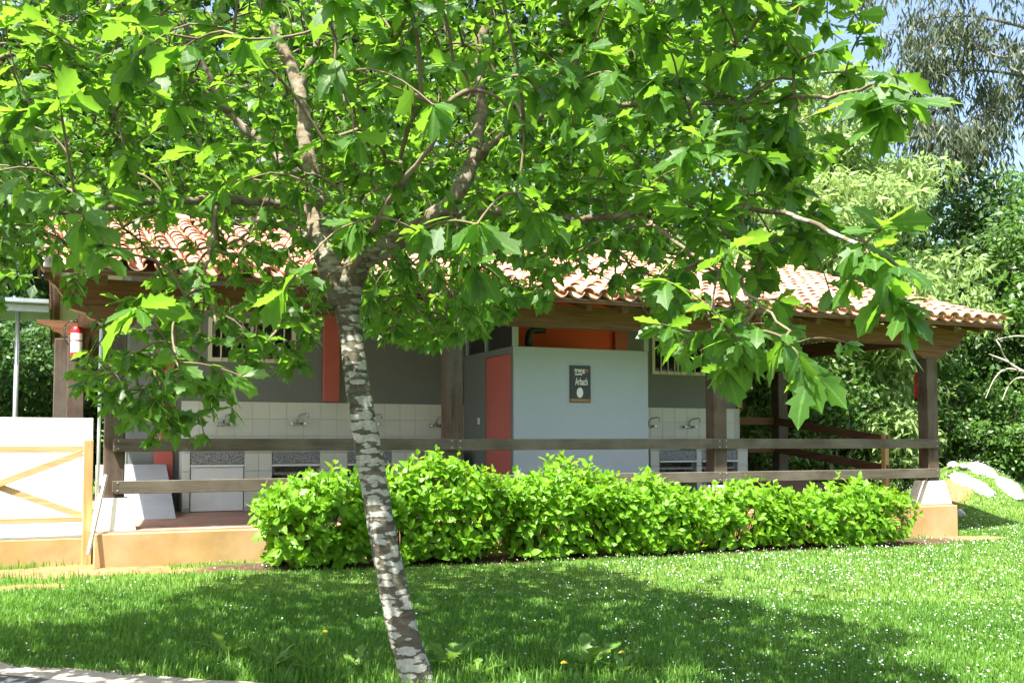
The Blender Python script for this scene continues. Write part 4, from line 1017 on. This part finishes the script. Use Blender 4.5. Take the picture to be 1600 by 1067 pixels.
P, Dr = np.array(P), np.array(Dr); S = rng.uniform(.20, .36, len(P)); R = frames(Dr, rng.normal(0, 1, (len(P), 3)), rng.uniform(0, 6, len(P)))
V, F, R_ = foliage(P, R, S, [leaf_mesh([(0, 0), (.35, .10), (1, 0)], .15, .1, .3)])
Vv, Ff = tubes_np(segs[:1], 9); link('trunk', np_mesh('trunk', Vv, Ff, M['greybark'], smoothed=True), gum)
Vv, Ff = tubes_np(segs[1:], 5); link('limbs', np_mesh('limbs', Vv, Ff, M['greybark'], smoothed=True), gum, kind='stuff')
link('crown', np_mesh('crown', V, F, M['gumleaf'], R_, True), gum, kind='stuff')
# bare fallen branch at the right edge
db = at(1600, 640, 21.5); dead = thing('dead_branch', 'bare bleached branch sticking out of the shrubs at the right edge', 'branch', tuple(at(1640, 640, 21.5)))
segs = []
for q in ([(1660, 600), (1610, 585), (1575, 576), (1555, 590), (1540, 622)], [(1610, 586), (1575, 565), (1562, 540), (1556, 530)], [(1575, 565), (1545, 553)], [(1640, 610), (1600, 590), (1578, 600), (1566, 625)], [(1625, 530), (1590, 525), (1558, 530)], [(1595, 580), (1580, 568)]):
    s_ = spline([tuple(at(a_, b_, 21.5 + rng.normal(0, .1))) for a_, b_ in q], 5); segs.append((s_, np.linspace(.028, .008, len(s_))))
Vv, Ff = tubes_np(segs, 6); link('twigs', np_mesh('twigs', Vv, Ff, M['deadwood'], smoothed=True), dead, kind='stuff')

# ------------------------------------------------------------------ rocks and small things on the lawn
def rock(c, rx, ry, rz, label, rot=0.0, seed=0, tilt=0.0, name='rock'):
    bm = bmesh.new(); bmesh.ops.create_icosphere(bm, subdivisions=4, radius=1.0); r = np.random.default_rng(seed); ks = r.uniform(-1, 1, (14, 3)); ks /= np.linalg.norm(ks, axis=1, keepdims=True); ds = r.uniform(.55, .95, 14)
    for v in bm.verts:
        p = np.array(v.co)
        for k, d in zip(ks, ds):
            e_ = p @ k - d
            if e_ > 0: p = p - k * e_ * .9
        p = p * (1 + .07 * float(wob(p[0] * 3 + 1, p[1] * 3 - p[2] * 4, 3.1)) + .07 * float(wob(p[0] * 2 + seed, p[1] * 2 + p[2] * 2, 2.4)) + .02 * float(wob(p[0] * 5, p[2] * 5 + p[1] * 3, 3)))
        v.co = p * np.array([rx, ry, rz])
    bmesh.ops.transform(bm, matrix=Matrix.Translation(c) @ Matrix.Rotation(rot, 4, 'Z') @ Matrix.Rotation(tilt, 4, 'Y'), verts=bm.verts)
    me_ = bpy.data.meshes.new(name); bm.to_mesh(me_); bm.free(); me_.materials.append(M['rock'])
    t = thing(name, label, 'rock', c); link('stone', me_, t); return t
def on_ground(px, py):
    lo, hi = 4.0, 60.0
    for D in np.arange(4.0, 60, .05):
        p = at(px, py, float(D))
        if p.z < float(hgt(p.x, p.y)): return p
    return at(px, py, 30.0)
def ledge(p0, p1, wd, ht, label, seed):
    a_, b_ = on_ground(*p0), on_ground(*p1); c = (a_ + b_) / 2; d = b_ - a_; L = d.length / 2
    rock((c.x, c.y, c.z + ht * .15), L, wd, ht, label, math.atan2(d.y, d.x), seed, -math.atan2(d.z, math.hypot(d.x, d.y)))
ledge((1486, 738), (1556, 786), .24, .13, 'long white rock ledge running down the mound right of the corner post', 3)
ledge((1515, 727), (1562, 752), .26, .13, 'largest white rock ledge along the top of the mound', 14)
ledge((1560, 745), (1592, 785), .20, .14, 'white rock ledge at the far right end of the mound', 23)
for px, py, rx, ry, rz, ro, lb in ((1489, 729, .14, .12, .08, 0, 'small white stone beside the corner post on the mound'), (1506, 733, .13, .10, .08, 1, 'small round white stone between the two long rocks'), (1500, 806, .16, .12, .09, .4, 'small grey stone in the grass right of the plinth')):
    p = on_ground(px, py); rock((p.x, p.y, float(hgt(p.x, p.y)) + rz * .3), rx, ry, rz, lb, ro, int(px))
p = on_ground(112, 860); rock((p.x, p.y, float(hgt(p.x, p.y)) + .02), .24, .12, .06, 'flat pale stone on the bare soil by the railing post', .3, 5, name='flat_stone')
p = on_ground(985, 862); rock((p.x, p.y, float(hgt(p.x, p.y)) + .02), .10, .07, .05, 'small stone at the foot of the hydrangea hedge', .3, 9, name='stone')
# grass
def blades(P, H, lean, wd):
    n = len(P); a_ = rng.uniform(0, 2 * PI, n); d = np.stack([np.cos(a_), np.sin(a_), np.zeros(n)], 1); s_ = np.stack([-np.sin(a_), np.cos(a_), np.zeros(n)], 1)
    up = np.array([[0, 0, 1.]]); h = H[:, None]; l = lean[:, None]; w_ = wd[:, None]
    V = np.stack([P - s_ * w_, P + s_ * w_, P + up * h * .6 + d * h * l * .35 - s_ * w_ * .8, P + up * h * .6 + d * h * l * .35 + s_ * w_ * .8, P + up * h * (1 - .25 * l) + d * h * l], 1)
    f = np.array([[0, 1, 3], [0, 3, 2], [2, 3, 4]]); F = (f[None] + (np.arange(n) * 5)[:, None, None]).reshape(-1, 3)
    return V.reshape(-1, 3), F
def lawn(n, D0, D1):
    D = np.sqrt(rng.uniform(D0 ** 2, D1 ** 2, n)); X = rng.uniform(-.56, .60, n) * D
    x = CAM.x + FH.x * D + RH.x * X; y = CAM.y + FH.y * D + RH.y * X
    wroad = (x - pA.x) * pnor.x + (y - pA.y) * pnor.y
    edge = .05 * wob(x * 3, y * 3, 1.3)
    ok = ~in_house(x, y, .02) & (wroad < .03 + edge) & (rng.random(n) > dirtf(x, y) * 1.02) & (rng.random(n) > bedf(x, y) * .97)
    x, y = x[ok], y[ok]; return np.stack([x, y, hgt(x, y) - .004], 1)
G = np.concatenate([lawn(135000, 5.8, 9.5), lawn(150000, 9.5, 20.0), lawn(15000, 20, 30)])
px, py, D = proj(G)
tall = smooth(.15, .9, wob(G[:, 0], G[:, 1], 1.6, 4)) * .4 + smooth(985, 1050, py) * 1.1 * (px > 250) * (px < 1100) + .9 * (px < 130) * (py > 855) * (py < 915) + .45 * (px < 420) * (py < 1010) * smooth(880, 930, py)
H = rng.uniform(.022, .065, len(G)) * (1 + 1.3 * tall * rng.random(len(G)) ** 1.5)
V, F = blades(G, H, np.abs(rng.normal(.35, .35, len(G))), rng.uniform(.0028, .0058, len(G)) * (1 + .06 * np.clip(D - 8, 0, 20)))
patchy = np.clip(.5 + .35 * wob(G[:, 0], G[:, 1], 1.2, 8) + rng.normal(0, .30, len(G)), 0, 1)
gr = link('grass', np_mesh('grass', V, F, M['grass'], np.repeat(patchy, 5), False), kind='stuff')
tag(gr, 'short lawn grass in front of the wash house', 'grass')
# daisies (uncountable small white heads)
def scatter(n, D0, D1, f):
    D = np.sqrt(rng.uniform(D0 ** 2, D1 ** 2, n)); X = rng.uniform(-.55, .56, n) * D
    x = CAM.x + FH.x * D + RH.x * X; y = CAM.y + FH.y * D + RH.y * X
    q = np.stack([x, y, hgt(x, y)], 1); px, py, _ = proj(q)
    wroad = (x - pA.x) * pnor.x + (y - pA.y) * pnor.y
    ok = ~in_house(x, y, .1) & (wroad < -.1) & (dirtf(x, y) < .4) & (rng.random(n) < f(px, py, x, y)); return q[ok]
dz = scatter(20000, 6, 22, lambda px, py, x, y: np.clip(.10 + .75 * smooth(650, 1250, px) + .25 * wob(x, y, 1.5, 6), .03, 1))
n = len(dz); r = rng.uniform(.004, .0088, n); k8 = np.arange(6) * 2 * PI / 6; hh = rng.uniform(.03, .06, n)
nrm = rng.normal(0, .35, (n, 3)) + [0, -.25, 1]; RR = frames(np.cross(nrm, rng.normal(0, 1, (n, 3))), nrm, np.zeros(n))
disc = np.concatenate([[[0, 0, .25]], np.stack([np.cos(k8), np.sin(k8), .0 * k8], 1)])
V = np.einsum('nij,vj->nvi', RR, disc) * r[:, None, None] + (dz + np.stack([0 * hh, 0 * hh, hh], 1))[:, None, :]
f8 = np.array([[0, 1 + i, 1 + (i + 1) % 6] for i in range(6)]); F = (f8[None] + (np.arange(n) * 7)[:, None, None]).reshape(-1, 3)
tag(link('daisies', np_mesh('daisies', V.reshape(-1, 3), F, M['daisy']), kind='stuff'), 'tiny white daisies scattered over the lawn', 'daisies')
# leafy weeds along the road edge, each a rosette of toothed leaves
WEED = leaf_mesh([(0, 0), (.2, .05), (.35, .13), (.42, .06), (.55, .17), (.62, .09), (.78, .19), (.9, .1), (1, 0)], .35, .2)
weed_me = [np_mesh('leaf', WEED[0], WEED[1], M['weed'], np.full(len(WEED[0]), v), True) for v in (.2, .5, .8)]
for px, py, s_, n, lb in ((352, 1030, .17, 7, 'upright leafy weed left of the oak base, nearest the road corner'), (425, 1046, .16, 9, 'broad rosette weed left of the oak trunk foot'), (480, 1052, .14, 8, 'low rosette weed close to the left of the oak trunk'),
                          (700, 1045, .18, 9, 'toothed weed just right of the oak trunk foot'), (745, 1058, .15, 8, 'low toothed weed at the bottom edge right of the oak'), (920, 1050, .20, 8, 'tall leafed weed at the bottom edge near the yellow flower'),
                          (975, 1056, .13, 7, 'small weed beside the yellow flower at the bottom edge'), (560, 1050, .13, 8, 'weed tuft touching the left side of the oak foot')):
    p = on_ground(px, py); t = thing('weed', lb, 'plant', (p.x, p.y, float(hgt(p.x, p.y))), 'weeds along the road edge')
    a_ = np.arange(n) * 2 * PI / n + rng.normal(0, .3, n); el = rng.uniform(.35, 1.25, n)
    Dd = np.stack([np.cos(a_) * np.cos(el), np.sin(a_) * np.cos(el), np.sin(el)], 1); Rr = frames(Dd, np.tile([[0, 0, 1.]], (n, 1)), rng.normal(0, .2, n))
    leaf_objects(range(n), np.tile(np.array([[p.x, p.y, float(hgt(p.x, p.y)) + .005]]), (n, 1)), Rr, 1.45 * s_ * rng.uniform(.7, 1.15, n), weed_me, t)
for px, py, lb in ((506, 988, 'yellow dandelion flower left of the oak trunk'), (970, 1024, 'yellow dandelion flower at the bottom right of the oak'), (879, 1042, 'lowest yellow flower near the bottom edge')):
    p = on_ground(px, py + 22); z = float(hgt(p.x, p.y)); t = thing('dandelion', lb, 'flower', (p.x, p.y, z), 'yellow flowers in the lawn')
    MB().tube([(p.x, p.y, z), (p.x + .01, p.y, z + .05), (p.x + .005, p.y - .01, z + .10)], .0025, 6).build('stem', M['weed'], t)
    hd = MB()
    for ring, (r_, h_) in enumerate(((.021, .0), (.016, .006), (.009, .010))):
        for k in range(12):
            a_ = 2 * PI * k / 12 + ring * .25; q = [(.2 * r_, a_ - .2), (r_, a_ - .16), (r_ * 1.05, a_ + .16), (.2 * r_, a_ + .2)]
            hd.bm.faces.new([hd.bm.verts.new((p.x + .005 + rr * math.cos(t_), p.y - .01 + rr * math.sin(t_), z + .10 + h_ + (.004 if rr > .5 * r_ else 0))) for rr, t_ in q])
    hd.build('flower_head', M['yellow'], t, kind='stuff')
for px, py, lb, ro in ((656, 966, 'brown fallen leaf lying right of the oak trunk', .4), (1112, 976, 'dark fallen leaf lying in the shaded lawn', 2.0), (398, 872, 'curled brown leaf at the left foot of the hedge', 1.0)):
    p = on_ground(px, py); v_, f_ = OAK[3]; t = thing('fallen_leaf', lb, 'leaf', (p.x, p.y, float(hgt(p.x, p.y)) + .04), 'fallen leaves on the lawn')
    link('blade', np_mesh('blade', v_, f_, M['deadleaf'], np.full(len(v_), .5), True), t, Matrix.Translation((p.x, p.y, float(hgt(p.x, p.y)) + .05)) @ Matrix.Rotation(ro, 4, 'Z') @ Matrix.Rotation(.2, 4, 'X') @ Matrix.Scale(.13, 4))
